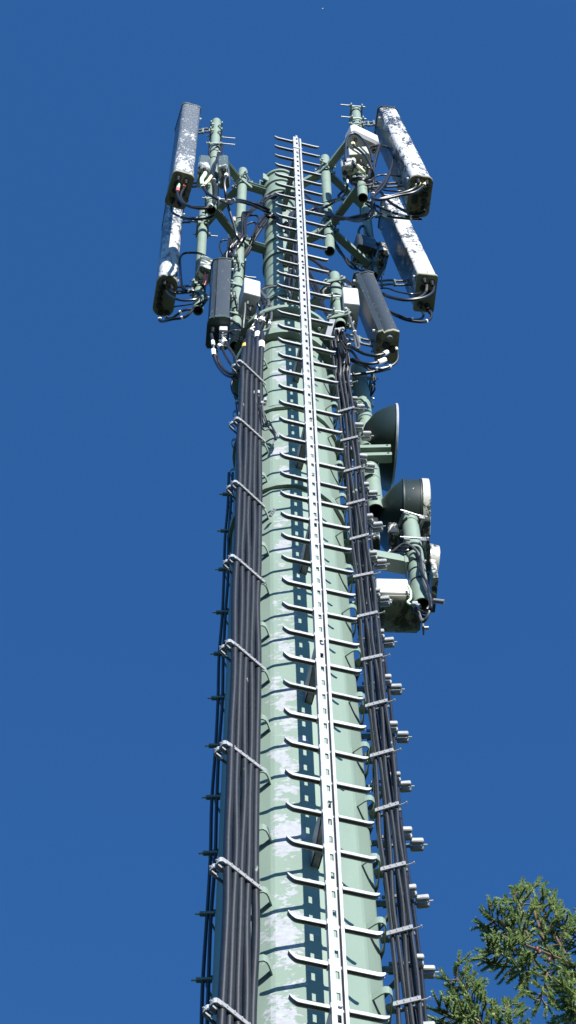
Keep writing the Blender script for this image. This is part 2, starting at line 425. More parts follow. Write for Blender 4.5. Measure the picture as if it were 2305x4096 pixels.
# cable loops welded to the shaft every half metre
def loop_mesh(sgn):
    m_ = MBd()
    path = [(0, -0.004), (0.0, 0.040), (0.003 * sgn, 0.055), (0.012 * sgn, 0.065), (0.026 * sgn, 0.067), (0.04 * sgn, 0.060), (0.115 * sgn, -0.005), (0.135 * sgn, -0.034)]
    t = 0.0055; h = 0.044; n = len(path)
    vs = []
    for i, p in enumerate(path):
        a = Vector(path[max(0, i - 1)]); b_ = Vector(path[min(n - 1, i + 1)]); d = (b_ - a).normalized(); nr = Vector((-d.y, d.x)) * t / 2
        for q in (nr, -nr):
            for z in (-h / 2, h / 2): vs.append(Vector((p[0] + q.x, p[1] + q.y, z)))
    fs = []
    for i in range(n - 1):
        a, b_ = i * 4, i * 4 + 4
        fs += [(a, a + 1, b_ + 1, b_), (a + 2, b_ + 2, b_ + 3, a + 3), (a, b_, b_ + 2, a + 2), (a + 1, a + 3, b_ + 3, b_ + 1)]
    m_.add(vs, fs); return m_.mesh('cable_loop', MG)
LM = {1: loop_mesh(1), -1: loop_mesh(-1)}
LOOPZ = [17.205 - 0.5045 * k for k in range(33)]      # heights above the ground
for z in LOOPZ:
    for az, sg, dz in ((-17.2, -1, 0.0), (54.4, 1, 0.015), (-92, -1, 0.01), (88, 1, 0.0), (150, 1, 0.0)):
        az_ = az + (11.6 - z) * (0.55 if az == -17.2 else 0.0)
        fp = polar(az_, rad(z) - 0.001, z + dz)
        # mesh: x tangential (towards larger azimuth), y outward
        o = inst('cable_loop', LM[sg], tower, fp, rot=(0, 0, math.pi + R(az_)))
        o.scale = (-1, .45 if az == -92 else 1, .6 if az == -92 else 1)

# ------------------------------------------------------------------ ladder
YAW = 0.2592438; LX, LD = 0.130219, 4.848176
Rx = Vector((math.cos(YAW), math.sin(YAW), 0)); Ry = Vector((-math.sin(YAW), math.cos(YAW), 0))   # along the rungs / towards the mast
ladder = thing('climbing_ladder', 'galvanised single rail ladder with hooked rungs running up the front of the mast', 'ladder', (LX, LD, 0.2), rotz=0)
ZTOP = 20.28334 + 1.6
LB = Vector((LX, LD, 0))
def L3(x, y, z): return LB + Rx * x + Ry * y + UP * z
rail = MBd(); zb, zt = 0.35, ZTOP + 0.115
t_ = 0.004; yf = -0.016
def lbox(m_, x0, x1, y0, y1, z0, z1): m_.box(L3((x0 + x1) / 2, (y0 + y1) / 2, (z0 + z1) / 2), (x1 - x0, y1 - y0, z1 - z0), Rx, Ry, UP)
lbox(rail, -0.0290, -0.0250, yf + .004, 0.012, zb, zt)           # left flange
lbox(rail, -0.0290, -0.0105, yf, yf + .004, zb, zt)              # web beside the holes
lbox(rail, 0.0035, 0.0090, yf, yf + .004, zb, zt)
z = zb; mod = 0.28 / 2; hole = 0.050
z = ZTOP - 0.28 * 78 + 0.03
while z < zt - .02:
    lbox(rail, -0.0105, 0.0035, yf + .0003, yf + .0037, z + hole, z + mod)
    z += mod
lbox(rail, 0.0070, 0.0090, yf + .004, 0.010, zb, zt)
obj('rail', rail, MZ, ladder)
sl_ = MBd(); lbox(sl_, 0.0092, 0.0180, -0.002, 0.010, zb, zt - .04); obj('slot_shade_strip', sl_, MDK, ladder)  # slot floor coloured near-black to paint in the shade of the slot
gr = MBd(); lbox(gr, 0.0180, 0.0300, yf - .002, 0.022, zb, zt - 0.03); obj('guide_rail', gr, MZ, ladder)
def rung_mesh():
    m_ = MBd()
    for s in (-1, 1):
        # x outward from the rail, swept section, tip hooked up
        path = [(0.029, 0, 1), (0.139, 0, 1), (0.147, 0.003, 1.0), (0.157, 0.012, .95), (0.166, 0.022, 0.7), (0.1715, 0.030, 0.3)] if s < 0 else \
            [(0.029, 0, 1), (0.146, 0, 1), (0.153, 0.001, 1.0), (0.162, 0.005, .95), (0.169, 0.010, 0.7), (0.173, 0.015, 0.3)]
        ring = []
        for x, dz, k in path:
            h = 0.0108 * k; d = 0.0095; w_ = 0.0030
            ring.append([(s * x, y, dz + z) for y, z in ((-d, h), (d, h), (d, -h), (d - w_, -h), (d - w_, h - w_ * k), (-d + w_, h - w_ * k), (-d + w_, -h), (-d, -h))])
        n = 8
        vs = [Vector(v) for r_ in ring for v in r_]
        fs = []
        for i in range(len(path) - 1):
            for k in range(n): fs.append((i * n + k, i * n + (k + 1) % n, (i + 1) * n + (k + 1) % n, (i + 1) * n + k))
        e0 = (len(path) - 1) * n
        fs += [(e0, e0 + 1, e0 + 4, e0 + 5), (e0 + 1, e0 + 2, e0 + 3, e0 + 4), (e0, e0 + 5, e0 + 6, e0 + 7)]
        m_.add(vs, fs)
        m_.box((s * 0.0305, -0.001, 0.003), (0.006, 0.03, 0.034), bev=0.002)
    m_.box((0, 0.004, -0.002), (0.05, 0.014, 0.018))
    return m_.mesh('rung', MZr)
rm = rung_mesh(); JL = random.Random(8)
for n_ in range(0, 76):
    inst('rung', rm, ladder, L3(JL.uniform(-.001, .001), 0, ZTOP - 0.28 * n_ - 0.008), rot=(JL.gauss(0, .05), JL.gauss(0, .006), YAW + JL.gauss(0, .006)))
# brackets from the rail back to the mast
for k in range(16):
    zz = ZTOP - 0.28 * (1.4 + 5.33 * k)
    if zz < 0.8: break
    surf = PR if zz > ZD else rad(zz)
    # inward distance from ladder to surface
    far = 0.5203 - surf + 0.004
    m_ = MBd()
    for s in (-1, 1):
        a = [L3(-0.010 + s * 0.015, y, z_) for y, z_ in ((0.014, zz + .045), (far, zz + .02), (far, zz - 0.13), (far - 0.06, zz - .13), (0.014, zz - .035))]
        b_ = [p + Rx * 0.005 for p in a]
        m_.add(a + b_, [(0, 1, 2, 3, 4), (5, 6, 7, 8, 9)] + [(i, (i + 1) % 5, 5 + (i + 1) % 5, 5 + i) for i in range(5)])
    m_.add([L3(x, y, z_) for y, z_ in ((0.014, zz - .035), (far - 0.06, zz - .13), (far, zz - .13)) for x in (-0.0249, 0.0099)], [(0, 1, 3, 2), (2, 3, 5, 4)])
    br = obj('ladder_bracket', m_, MGd if zz > 17.5 else MZd, ladder)
    obj('bolt', MBd().cyl(L3(0, -0.016, zz), L3(0, -0.024, zz), 0.008, 6), MZ, br)
for zz in (ZTOP - 0.28 * 0.85, ZTOP - 0.28 * 14.3, ZTOP - 0.28 * 31.6):
    m_ = MBd(); lbox(m_, -0.034, 0.034, yf - .006, yf - .001, zz - .012, zz + .012) if zz > 21 else lbox(m_, 0.0305, 0.034, -0.014, 0.02, zz - .1, zz + .12)
    obj('splice_plate', m_, MZ, ladder)

# ------------------------------------------------------------------ cable bundles
def clamp_left_mesh():
    """bar runs from origin outward along +x; rows of cables lie at -y... built in a local frame"""
    out = {}
    m_ = MBd(); m_.box((0.088, 0, 0), (0.186, 0.007, 0.027), bev=0.001)
    for i in range(5): m_.box((0.02 + i * 0.034, -0.0045, 0.004), (0.004, 0.004, 0.016))
    out['front_bar'] = m_.mesh('front_bar', MA)
    for j, nm in ((1, 'middle_bar'), (2, 'rear_bar')):
        m_ = MBd(); m_.box((0.088, 0.036 * j, -.001), (0.182, 0.006, 0.018)); out[nm] = m_.mesh(nm, MZd)
    m_ = MBd()
    # U shaped end: closed strap
    def strap(m_, y0, y1, x0, x1):
        pts = [(x0, y0), (x1 - .008, y0), (x1, y0 + .008), (x1, y1 - .008), (x1 - .008, y1), (x0, y1)]
        for i in range(5):
            a, b_ = Vector((*pts[i], 0)), Vector((*pts[i + 1], 0)); m_.beam(a, b_, 0.006, 0.030)
    strap(m_, 0.002, 0.034, 0.168, 0.204); m_.cyl((0.17, 0.018, 0), (0.215, 0.018, 0), 0.0035, 6)
    out['end_bracket'] = m_.mesh('end_bracket', MZ)
    return out
CL = clamp_left_mesh()
AZL = -45.0
dL = Vector((math.sin(R(AZL)), -math.cos(R(AZL)), 0)); nL = Vector((-math.cos(R(AZL)), -math.sin(R(AZL)), 0))     # outward, and away from the viewer
rotL = math.atan2(dL.y, dL.x)
flip = (dL.cross(nL)).z          # sign of the local y axis
def left_inner(z):
    az = -20.0 + (10.7 - z) * 0.45 if z > 10.7 else -20.0
    return polar(-18.8 - max(0, (11 - z)) * 0.6, rad(z) + 0.063, z)
clz = [16.70 - 1.009 * k for k in range(16)]
for k, z in enumerate(clz):
    lab = 'grey clamp across the thick left cables, %s in view' % ORD[k] if k < 8 else 'grey clamp across the thick left cables, %s' % GORD[15 - k]
    t = thing('cable_clamp', lab, 'cable clamp', left_inner(z), 'clamps across the thick left cables', rotz=rotL + JL.gauss(0, .03)); t.rotation_euler.y = JL.gauss(0, .02)
    for nm, me in CL.items():
        for j in range(2 if nm == 'end_bracket' else 1):
            o = bpy.data.objects.new(nm, me); COL.objects.link(o); o.parent = t
            o.scale = (1, flip / abs(flip), 1); o.location = (0, 0.036 * j * flip / abs(flip), 0)
posn = ['nearest the mast', 'second from the mast', 'in the middle', 'second from the outside', 'on the outside']
def left_cable(i, row):
    pts = []
    rr = 0.0168 if row == 0 else 0.014
    zs = [0.25 + 0.5045 * k for k in range(33)]
    for z in zs:
        ph = i * 1.7 + row * 2.1
        wob = 0.0030 * math.sin(z * 2.9 + ph) + 0.0022 * math.sin(z * 5.3 + ph * 2)
        near = min(abs(z - c) for c in clz)
        wob *= min(1, near / 0.3)
        p = left_inner(z) + dL * (0.020 + 0.0352 * i + wob) + nL * (0.0195 + 0.036 * row + 0.6 * wob)
        pts.append(p)
    return pts, rr
TOPS = [(300, 560, 260, 130), (235, 620, 215, 240), (165, 690, 175, 330), (90, 700, 105, 290), (60, 730, 40, 430)]
for i in range(5):
    pts, rr = left_cable(i, 0)
    pts = [p for p in pts if p.z < 16.6]
    last = left_inner(16.7) + dL * (0.020 + 0.0352 * i) + nL * 0.0185
    pts.append(last)
    # above the last clamp the bundle turns towards the edge of the disc
    e1 = at('m', (1210, 1140, 1060, 985, 915)[i], (720, 560, 800, 640, 800)[i], 5.00 + 0.01 * i)
    pts += [last.lerp(e1, 0.5) + Vector((0.0, 0, 0)), e1]
    lab = 'thick black corrugated cable on the left of the mast, %s' % posn[i]
    c = thing('feeder_cable', lab, 'cable', pts[0], 'thick corrugated cables on the left of the mast')
    obj('jacket', MBd().tube(spline(pts, 4), rr, 10), MK, c)
    d_ = (e1 - last).normalized()
    obj('heat_shrink', MBd().tube([e1 - d_ * .12, e1 - d_ * .10, e1 + d_ * .06, e1 + d_ * .10, e1 + d_ * .17], [.0165, .019, .0195, .016, .010], 12), MKs, c)
    if i in (0, 1, 4): obj('tape_band', MBd().tube([e1 - d_ * .16, e1 - d_ * .06], [.0188, .0205], 12), MT if i < 2 else MY, c)
    # thin tail up to the pole
    tops = [at('m', *q) for q in (((1345, 500, 5.0), (1390, 230, 5.03), (1345, 60, 5.1)), ((1180, 380, 5.0), (1240, 260, 5.03), (1340, 30, 5.1)), ((1230, 420, 5.02), (1310, 240, 5.05), (1250, 20, 5.1)), ((1090, 400, 5.02), (1165, 200, 5.05), (1200, 30, 5.12)), ((1020, 560, 5.03), (1100, 470, 5.05), (1170, 170, 5.1)))[i]]
    end = [at('z', 165, 430, 5.12), at('z', 250, 365, 5.14), at('z', 380, 345, 5.16), at('z', 560, 325, 5.22)] if i in (0, 1) else [at('z', 150, 440, 5.14), at('z', 230, 350, 5.18), at('z', 420, 340, 5.25)]
    obj('cable_tail', MBd().tube(spline([e1 + d_ * .15] + tops + end, 6), 0.0085, 8), MKg if i in (0, 1) else MKs, c)
    q = tops[0].lerp(tops[1], 0.3); dd = (tops[1] - tops[0]).normalized()
    obj('tape_band', MBd().tube([q - dd * .05, q + dd * .05], [.0125, .0115], 8), MT, c)
for i in range(3):
    pts, rr = left_cable(i + 0.9, 1); rr = .012
    c = tag(obj('feeder_cable', MBd().tube(spline([p for p in pts if p.z < 17.3], 4), rr, 8), MKs, None, pts[0]), 'black cable in the rear row behind the thick left cables, %s' % ('near the mast', 'in its middle', 'farthest out')[i], 'cable', 'rear row of cables on the left of the mast')
# small galvanised earthing clips on the left bundle between the first and second clamp
for i, (x, y) in enumerate(((255, 645), (345, 650), (380, 645), (205, 700), (440, 710))):
    p = at('e', x, y, 5.0)
    t = thing('earthing_clip', 'shiny earthing clip with a grey lead, %s on the left bundle' % ('first', 'second', 'third', 'fourth', 'fifth')[i], 'clip', p, 'earthing clips on the left bundle')
    obj('clip_body', MBd().box(p, (.030, .02, .035), bev=.003).box(p + Vector((.012, -.012, .02)), (.012, .02, .05)), MZ, t)
    obj('lead', MBd().tube(spline([p, p + Vector((-.005, -.02, -.1)), p + Vector((.004, -.01, -.28)), p + Vector((.03, .02, -.36))], 5), .005, 6), MKg, t)

# two thin dark cables far on the left
AZF = -88
for i in range(2):
    pts = []
    for k in range(34):
        z = 0.25 + 0.5045 * k
        if z > 15.9: break
        wob = 0.007 * math.sin(k * 2.2 + i)
        pts.append(polar(AZF, rad(z + .2) + 0.014 + 0.019 * i + wob * .5, z + 0.2))
    tag(obj('thin_cable', MBd().tube(spline(pts, 4), 0.0075, 8), MKs, None, pts[0]), 'thin black cable on the far left of the mast, %s of two' % ('inner', 'outer')[i], 'cable', 'thin cables on the far left')
m1 = MBd().box((0.032, 0, 0), (0.062, 0.018, 0.020), bev=.003).mesh('clamp_body', MGd)
m2 = MBd().cyl((0.062, 0, 0), (0.080, 0, 0), 0.005, 8).mesh('bolt', MZ)
k = 0
for z in [15.75, 15.2, 14.66, 14.1, 13.6, 13.1, 12.6, 12.1, 11.6, 11.1, 10.6, 10.1, 9.6]:
    d_ = Vector((math.sin(R(AZF)), -math.cos(R(AZF)), 0))
    p = polar(AZF, rad(z) + 0.0, z)
    t = thing('small_clamp', 'small dark clamp on the thin far left cables, %s' % ORD[k], 'cable clamp', p, 'small clamps on the far left cables', rotz=math.atan2(d_.y, d_.x))
    for nm, me in (('clamp_body', m1), ('bolt', m2)):
        o = bpy.data.objects.new(nm, me); COL.objects.link(o); o.parent = t
    k += 1
# right bundle
AZR = 76.0
dR = Vector((math.sin(R(AZR)), -math.cos(R(AZR)), 0)); nR = Vector((math.cos(R(AZR)), math.sin(R(AZR)), 0))
if nR.y < 0: nR = -nR
def right_inner(z): return polar(65.0, rad(z) + 0.047, z)
m_ = MBd(); m_.box((0.050, 0, 0), (0.108, 0.006, 0.029), bev=.001)
for i in range(4): m_.box((0.018 + i * 0.025, -0.004, 0.004), (0.003, 0.003, 0.018))
CRb = m_.mesh('front_bar', MA)
CRr = MBd().box((0.050, 0.030, 0), (0.11, 0.006, 0.022)).mesh('rear_bar', MZd)
CRs = MBd().box((-0.012, 0.012, -0.004), (0.03, 0.035, 0.02), bev=.002).mesh('mounting_foot', MGd)
CRt = MBd().cyl((0.09, 0.008, -0.004), (0.138, 0.006, -0.004), 0.003, 6).cyl((0.134, 0.006, -0.004), (0.139, 0.006, -0.004), 0.006, 6).mesh('bolt', MZ)
rotR = math.atan2(dR.y, dR.x); flr = 1 if dR.cross(nR).z > 0 else -1
rz = [z + 0.015 for z in LOOPZ]
for k, z in enumerate(rz):
    lab = 'pale grey clamp across the right cable bundle, %s' % (ORD[k] if k < 15 else GORD[32 - k])
    t = thing('cable_clamp', lab, 'cable clamp', right_inner(z), 'clamps across the right cable bundle', rotz=rotR + JL.gauss(0, .04)); t.rotation_euler.y = JL.gauss(0, .03)
    for nm, me in (('front_bar', CRb), ('rear_bar', CRr), ('mounting_foot', CRs), ('bolt', CRt)):
        o = bpy.data.objects.new(nm, me); COL.objects.link(o); o.parent = t; o.scale = (1, flr, 1)
rpos = ['nearest the mast', 'second from the mast', 'third from the mast', 'on the outside']
for i in range(4):
    pts = []
    for k in range(60):
        z = 0.25 + 0.28 * k
        if z > 17.1: break
        near = min(abs(z - c) for c in rz)
        wob = 0.006 * math.sin(z * 3.7 + i * 2.3) * min(1, near / 0.12)
        pts.append(right_inner(z) + dR * (0.016 + 0.0252 * i + wob) + nR * (0.014 + wob * .8))
    pts += [at('e', 1085 + 36 * i, 420, 5.18), at('e', 1068 + 34 * i, 250, 5.16), at('e', 1050 + 30 * i, 90, 5.13), at('z', 1190 + 14 * i, 900, 5.13)]
    tag(obj('feeder_cable', MBd().tube(spline(pts, 3), 0.0088, 8), MK, None, pts[0]), 'slim black cable in the front row right of the mast, %s' % rpos[i], 'cable', 'front row of cables right of the mast')
for i in range(4):
    pts = []
    for k in range(60):
        z = 0.25 + 0.28 * k
        if z > 17.0: break
        wob = 0.007 * math.sin(z * 3.1 + i * 1.3)
        pts.append(right_inner(z) + dR * (0.006 + 0.027 * i + wob) + nR * (0.052 + wob * .8))
    pts += [at('e', 1095 + 38 * i, 400, 5.22), at('e', 1075 + 36 * i, 230, 5.2), at('e', 1060 + 26 * i, 60, 5.17), at('z', 1210 + 10 * i, 860, 5.15)]
    tag(obj('feeder_cable', MBd().tube(spline(pts, 3), 0.0080, 8), MKs, None, pts[0]), 'slim black cable in the second row right of the mast, %s' % rpos[i], 'cable', 'second row of cables right of the mast')
# rear right bundle with its bright end blocks
AZQ = 88.0
dQ = Vector((math.sin(R(AZQ)), -math.cos(R(AZQ)), 0)); rotQ = math.atan2(dQ.y, dQ.x)
def blk(x0, y0):
    m_ = MBd()
    for dy in (0.0, 0.030):
        m_.box((x0, y0 + dy, 0.0), (0.052, 0.020, 0.030), bev=.004)
    return m_
QB = blk(0.165, -0.005).mesh('end_block', MZ); QB2 = blk(0.120, -0.055).mesh('inner_block', MZ)
QP = MBd().cyl((0.185, .010, -.002), (0.206, .010, -.002), .004, 6).mesh('bolt', MZ)
QBar = MBd().box((0.075, 0.013, 0), (0.13, 0.008, 0.02)).box((0.06, -0.026, 0), (0.10, 0.006, 0.02)).mesh('bar', MZd)
k = 0
for z in LOOPZ[:16]:
    t = thing('rear_clamp', 'clamp with bright end blocks behind the right cable bundle, %s' % ORD[k], 'cable clamp', polar(AZQ, rad(z) + 0.01, z), 'clamps behind the right cable bundle', rotz=rotQ + JL.gauss(0, .05)); t.rotation_euler.y = JL.gauss(0, .04); t.scale = (1 + JL.gauss(0, .05),) * 3
    for nm, me in (('end_block', QB), ('inner_block', QB2), ('bolt', QP), ('bar', QBar)):
        o = bpy.data.objects.new(nm, me); COL.objects.link(o); o.parent = t
    k += 1
for i in range(3):
    pts = []
    for k in range(60):
        z = 0.25 + 0.28 * k
        if z > 17.4: break
        wob = 0.006 * math.sin(z * 2.7 + i * 2)
        pts.append(polar(AZQ, rad(z) + (0.075, 0.105, 0.135)[i] + wob, z) + Vector((0, (0.03, -0.01, 0.0)[i], 0)))
    tag(obj('feeder_cable', MBd().tube(spline(pts, 3), 0.0080, 8), MKs, None, pts[0]), 'slim black cable at the back of the right bundle, %s' % ('innermost', 'middle one', 'outermost')[i], 'cable', 'rear cables right of the mast')

# ------------------------------------------------------------------ pipes, arms, clamps
def pipe(label, top, bot, r, rings=(), extra=None):
    """open steel pipe from bottom to top"""
    top, bot = Vector(top), Vector(bot)
    t = thing('mounting_pipe', label, 'pipe', bot)
    ax_ = (top - bot); L = ax_.length
    m_ = MBd(); m_.lathe([(r - .006, 0.25), (r - .006, 0.0), (r, 0.0), (r, L - .004), (r - .004, L), (0.0005, L + 0.002)], bot, ax_, 28)
    obj('pipe', m_, MG, t)
    m_ = MBd(); m_.lathe([(0.0005, 0.26), (r - .0055, 0.26)], bot, ax_, 20); obj('bore_shade_disc', m_, MDK, t)  # dark disc across the bore, its colour painting the shade inside the pipe
    for f in rings:
        c = bot + ax_ * f; m_ = MBd(); m_.lathe([(r, 0), (r + .0035, 0), (r + .0035, .012), (r, .012)], c, ax_, 24); obj('steel_band', m_, MKs, t)
    return t
def clamp_on(t, c, r, d, rods=1, rl=0.16, size=1.0, mat=None):
    """a two-jaw pipe clamp at c, its bolts pointing along d"""
    d = Vector(d); d.z = 0; d.normalize(); s = Vector((-d.y, d.x, 0)); mat = mat or MG
    for k in (-1, 1):
        cc = c + d * (k * (r + .006))
        m_ = MBd(); m_.box(cc, (0.010, (2 * r + .05) * size, 0.055), d, s, UP, bev=.002)
        m_.box(cc - d * k * .012 + s * (r + .012), (.03, .008, .05), d, s, UP); m_.box(cc - d * k * .012 - s * (r + .012), (.03, .008, .05), d, s, UP)
        obj('clamp_jaw', m_, mat, t)
    for k in range(rods):
        q = c + s * ((r + .016) * (1 if k == 0 else -1)) + UP * 0.0
        obj('threaded_rod', MBd().cyl(q - d * (r + .03), q + d * (r + rl), .0055, 8).cyl(q + d * (r + .012), q + d * (r + .024), .011, 6), MZ, t)
PIPE_R = 0.0365
P1t, P1b = at('a', 740, 262, 4.98), at('a', 690, 1115, 4.98)
P2t, P2b = at('a', 615, 1122, 5.585), at('c', 562, 925, 5.585)
P3t, P3b = at('a', 995, 738, 5.25), at('c', 918, 1270, 5.25)
Q1t, Q1b = at('q', 402, 100, 4.85), at('q', 540, 1800, 4.85)
Q2t, Q2b = at('b', 785, 850, 5.465), at('d', 850, 480, 5.465)
Q3t, Q3b = at('b', 470, 498, 5.165), at('d', 508, 285, 5.165)
Q4t, Q4b = at('d', 545, 478, 5.10), at('d', 592, 870, 5.10)
p1 = pipe('upright green pipe of the upper left antenna with two grey radio boxes', P1t, P1b, PIPE_R, (.52, .6))
p2 = pipe('upright green pipe carrying the lower left antenna', P2t, P2b, PIPE_R, (.9, .18))
p3 = pipe('long upright green pipe between the left antennas and the slim pole', P3t, P3b, PIPE_R, (.52, .5, .32, .16))
q1 = pipe('upright green pipe of the upper right antenna with white box', Q1t, Q1b, PIPE_R, (.95, .2))
q2 = pipe('upright green pipe half hidden behind the dark radio boxes on the right', Q2t, Q2b, PIPE_R)
q3 = pipe('short upright green pipe just right of the ladder top', Q3t, Q3b, PIPE_R, (.86, .19, .12))
q4 = pipe('upright green pipe behind the small white box on the right', Q4t, Q4b, PIPE_R, (.77, .5))
ZU, ZL = 20.658 + 1.6, 19.001 + 1.6
def on(tb, z):
    t, b_ = tb; f = (z - b_.z) / (t.z - b_.z); return b_.lerp(t, f)
def frame(label, inner, p_a, p_b, side):
    t = thing('antenna_frame', label, 'support frame', Vector((TAX + side * PR, TAY, ZL)))
    for z in (ZU, ZL):
        i_ = on(inner, z); a = on(p_a, z); b_ = on(p_b, z)
        root = Vector((TAX, TAY, z)); d_ = (i_ - root); d_.z = 0; d_.normalize()
        obj('arm', MBd().channel(root + d_ * (PR - .01), i_ - d_ * (PIPE_R + .004), .055, .075, .007), MG, t)
        for e in (a, b_):
            d2 = (e - i_); d2.z = 0; L = d2.length; d2.normalize()
            obj('diagonal_arm', MBd().channel(i_ + d2 * (PIPE_R + .006), e - d2 * (PIPE_R + .004), .05, .062, .006), MG, t)
            clamp_on(t, e + UP * 0.0, PIPE_R, Vector((side * -1, 0.05, 0)), 2, .018)
        clamp_on(t, i_ + UP * 0.09, PIPE_R, Vector((0.5 * side, -1, 0)), 2, .02, 1.1)
        clamp_on(t, i_ - UP * 0.08, PIPE_R, Vector((0.9 * side, 1, 0)), 1, .02, 1.0)
    return t
fl = frame('green angled arms holding the two left antennas to the slim pole', (P3t, P3b), (P1t, P1b), (P2t, P2b), -1)
fr = frame('green angled arms holding the two right antennas to the slim pole', (Q3t, Q3b), (Q1t, Q1b), (Q2t, Q2b), 1)
# lower arms
t = thing('lower_arm_pair', 'two short green arms below the frame carrying the dark left antenna pipe', 'support arm', Vector((TAX - PR, TAY, 19.2)))
for (wx, wy) in ((1000, 730), (990, 1010)):
    e = at('c', wx - 75, wy, 5.25); z = e.z
    obj('arm', MBd().channel(Vector((TAX - .10, TAY - .02, z)), on((P3t, P3b), z) + Vector((PIPE_R, 0, 0)), .055, .07, .007), MG, t)
    clamp_on(t, on((P3t, P3b), z), PIPE_R, Vector((.3, -1, 0)), 2, .02, 1.2)
t = thing('lower_arm_pair', 'two short green arms below the frame carrying the dark right antenna pipe', 'support arm', Vector((TAX + PR, TAY, 19.2)))
for (wx, wy) in ((510, 560), (520, 840)):
    e = at('d', wx, wy, 5.10); z = e.z
    obj('arm', MBd().channel(on((Q4t, Q4b), z) - Vector((PIPE_R, 0, 0)), Vector((TAX + .10, TAY - .02, z)), .055, .07, .007), MG, t)
    clamp_on(t, on((Q4t, Q4b), z), PIPE_R, Vector((-.2, -1, 0)), 2, .02, 1.2)
for (tb, win, pts_) in (((P1t, P1b), 'a', ((740, 340), (700, 930), (728, 400))), ((P2t, P2b), 'a', ((604, 1290),)), ((P2t, P2b), 'c', ((575, 720),)),
                        ((Q1t, Q1b), 'b', ((712, 140), (718, 235), (755, 620))), ((P3t, P3b), 'c', ((950, 520), (930, 860))), ((Q4t, Q4b), 'd', ((560, 700), (588, 820)))):
    t = {id(P1t): p1, id(P2t): p2, id(Q1t): q1, id(P3t): p3, id(Q4t): q4}[id(tb[0])]
    sgn = 1 if tb[0].x < 0 else -1
    for (x, y) in pts_:
        zc = at(win, x, y, tb[0].y).z
        clamp_on(t, on(tb, zc), PIPE_R, Vector((sgn, 0.12 * sgn, 0)), 1, .12 if tb[0] is P1t else .09, 1.15)

# ------------------------------------------------------------------ panel antennas
def rrect(wx, wy, rad_, k=4, groove=None, rl=None):
    pts = []
    for cx, cy, a0, r_ in ((wx / 2, wy / 2, 0, rad_), (-wx / 2, wy / 2, 90, rl or rad_), (-wx / 2, -wy / 2, 180, rl or rad_), (wx / 2, -wy / 2, 270, rad_)):
        sx = 1 if cx > 0 else -1; sy = 1 if cy > 0 else -1
        for i in range(k + 1):
            a = R(a0 + 90 * i / k)
            pts.append((cx - sx * r_ + r_ * math.cos(a), cy - sy * r_ + r_ * math.sin(a)))
    return pts
def antenna(label, cap_c, wx, wy, yaw, top_shift, L, mat, soles=MAC, conns=(), groove=None, rr=.03, cap=.02, side=-1, prof=None, conn_r=.017):
    """cap_c: middle of the sole, body rises L with its top moved by top_shift (metres, xy)"""
    t = thing('panel_antenna', label, 'antenna', cap_c)
    X = Vector((math.cos(yaw), math.sin(yaw), 0)); Y = Vector((-math.sin(yaw), math.cos(yaw), 0))
    Z = UP; sh = Vector((top_shift[0], top_shift[1], 0))
    prof = prof or rrect(wx, wy, rr)
    m_ = MBd(); m_.prism(prof, cap_c, X, Y, Z, 0.028, L, bev=.006, top=sh)
    for f in m_.bm.faces: f.smooth = True
    obj('housing', m_, mat, t)
    k = 1 + .010 / wx; big = [(p[0] * (1 + .012 / wx), p[1] * (1 + .012 / wy)) for p in prof]
    m_ = MBd(); m_.prism(big, cap_c, X, Y, Z, 0.0, 0.034, bev=.003); obj('sole_plate', m_, soles, t)
    m_ = MBd(); m_.prism(big, cap_c + sh, X, Y, Z, L - .022, L + .006, bev=.003); obj('top_cap', m_, mat, t)
    for i, (cx, cy, kind) in enumerate(conns):
        p = cap_c + X * (cx * wx / 2) + Y * (cy * wy / 2)
        c = obj('connector', MBd().lathe([(conn_r * 1.25, 0), (conn_r * 1.25, -.008), (conn_r, -.010), (conn_r, -.034), (conn_r * .8, -.036), (0.0005, -.036)], p, UP, 12), MB_ if kind else MZd, t)
        if kind == 2: obj('boot', MBd().tube([p - UP * .03, p - UP * .05, p - UP * .09], [conn_r * .95, conn_r * .8, conn_r * .55], 10), MKs, c)
    for zz in (0.10, L * .9):
        for k in (-1, 1):
            p = cap_c + sh * (zz / L) - X * side * (wx / 2 + .002) * 1.0 + Y * (k * wy * .33) + UP * zz
            obj('bolt', MBd().cyl(p, p - X * side * .014, .009, 6), MT if k < 0 else MZ, t)
    return t, X, Y
def cmat(name, zlo, zhi, alo, ahi, base, under=(0.56, 0.56, 0.55), scale=26, streak=0.35, specks=0.5, rough=.32, spec=.5, worn=0.0):
    return chipped(name, base, under, .5, rough, scale, zlo, zhi, alo, ahi, streak, specks, spec, edge=.022, worn=worn)
CN8 = [(-.45, -.68, 2), (.35, -.62, 2), (-.4, -.30, 1), (.4, -.25, 1), (-.42, .05, 1), (.38, .12, 1), (-.4, .62, 2), (.4, .68, 2)]
M1 = cmat('grey antenna paint worn to white low down', 21.0, 23.2, .50, .10, (0.085, 0.100, 0.108), specks=1.0, scale=60, streak=.5, worn=.03)
M2 = cmat('grey antenna paint worn almost white', 20.4, 22.7, .62, .36, (0.065, 0.080, 0.092), specks=.7, scale=48, streak=.35, worn=.10)
M4 = cmat('dark antenna paint flaking in long streaks', 20.2, 22.4, .58, .36, (0.024, 0.032, 0.038), specks=.25, streak=.40, scale=46, worn=.17)
M5 = cmat('dark antenna paint spotted with white', 19.9, 22.2, .54, .34, (0.026, 0.036, 0.043), specks=.4, streak=.6, scale=50, worn=.17)
M3 = chipped('satin dark grey radome', (0.034, 0.042, 0.043), (0.2, 0.21, 0.21), .10, .36, 18, streak=.25, specks=.04, spec=.6)
def cap(pts, win, Y):
    c = (sum(p[0] for p in pts) / len(pts), sum(p[1] for p in pts) / len(pts)); return at(win, *c, Y)
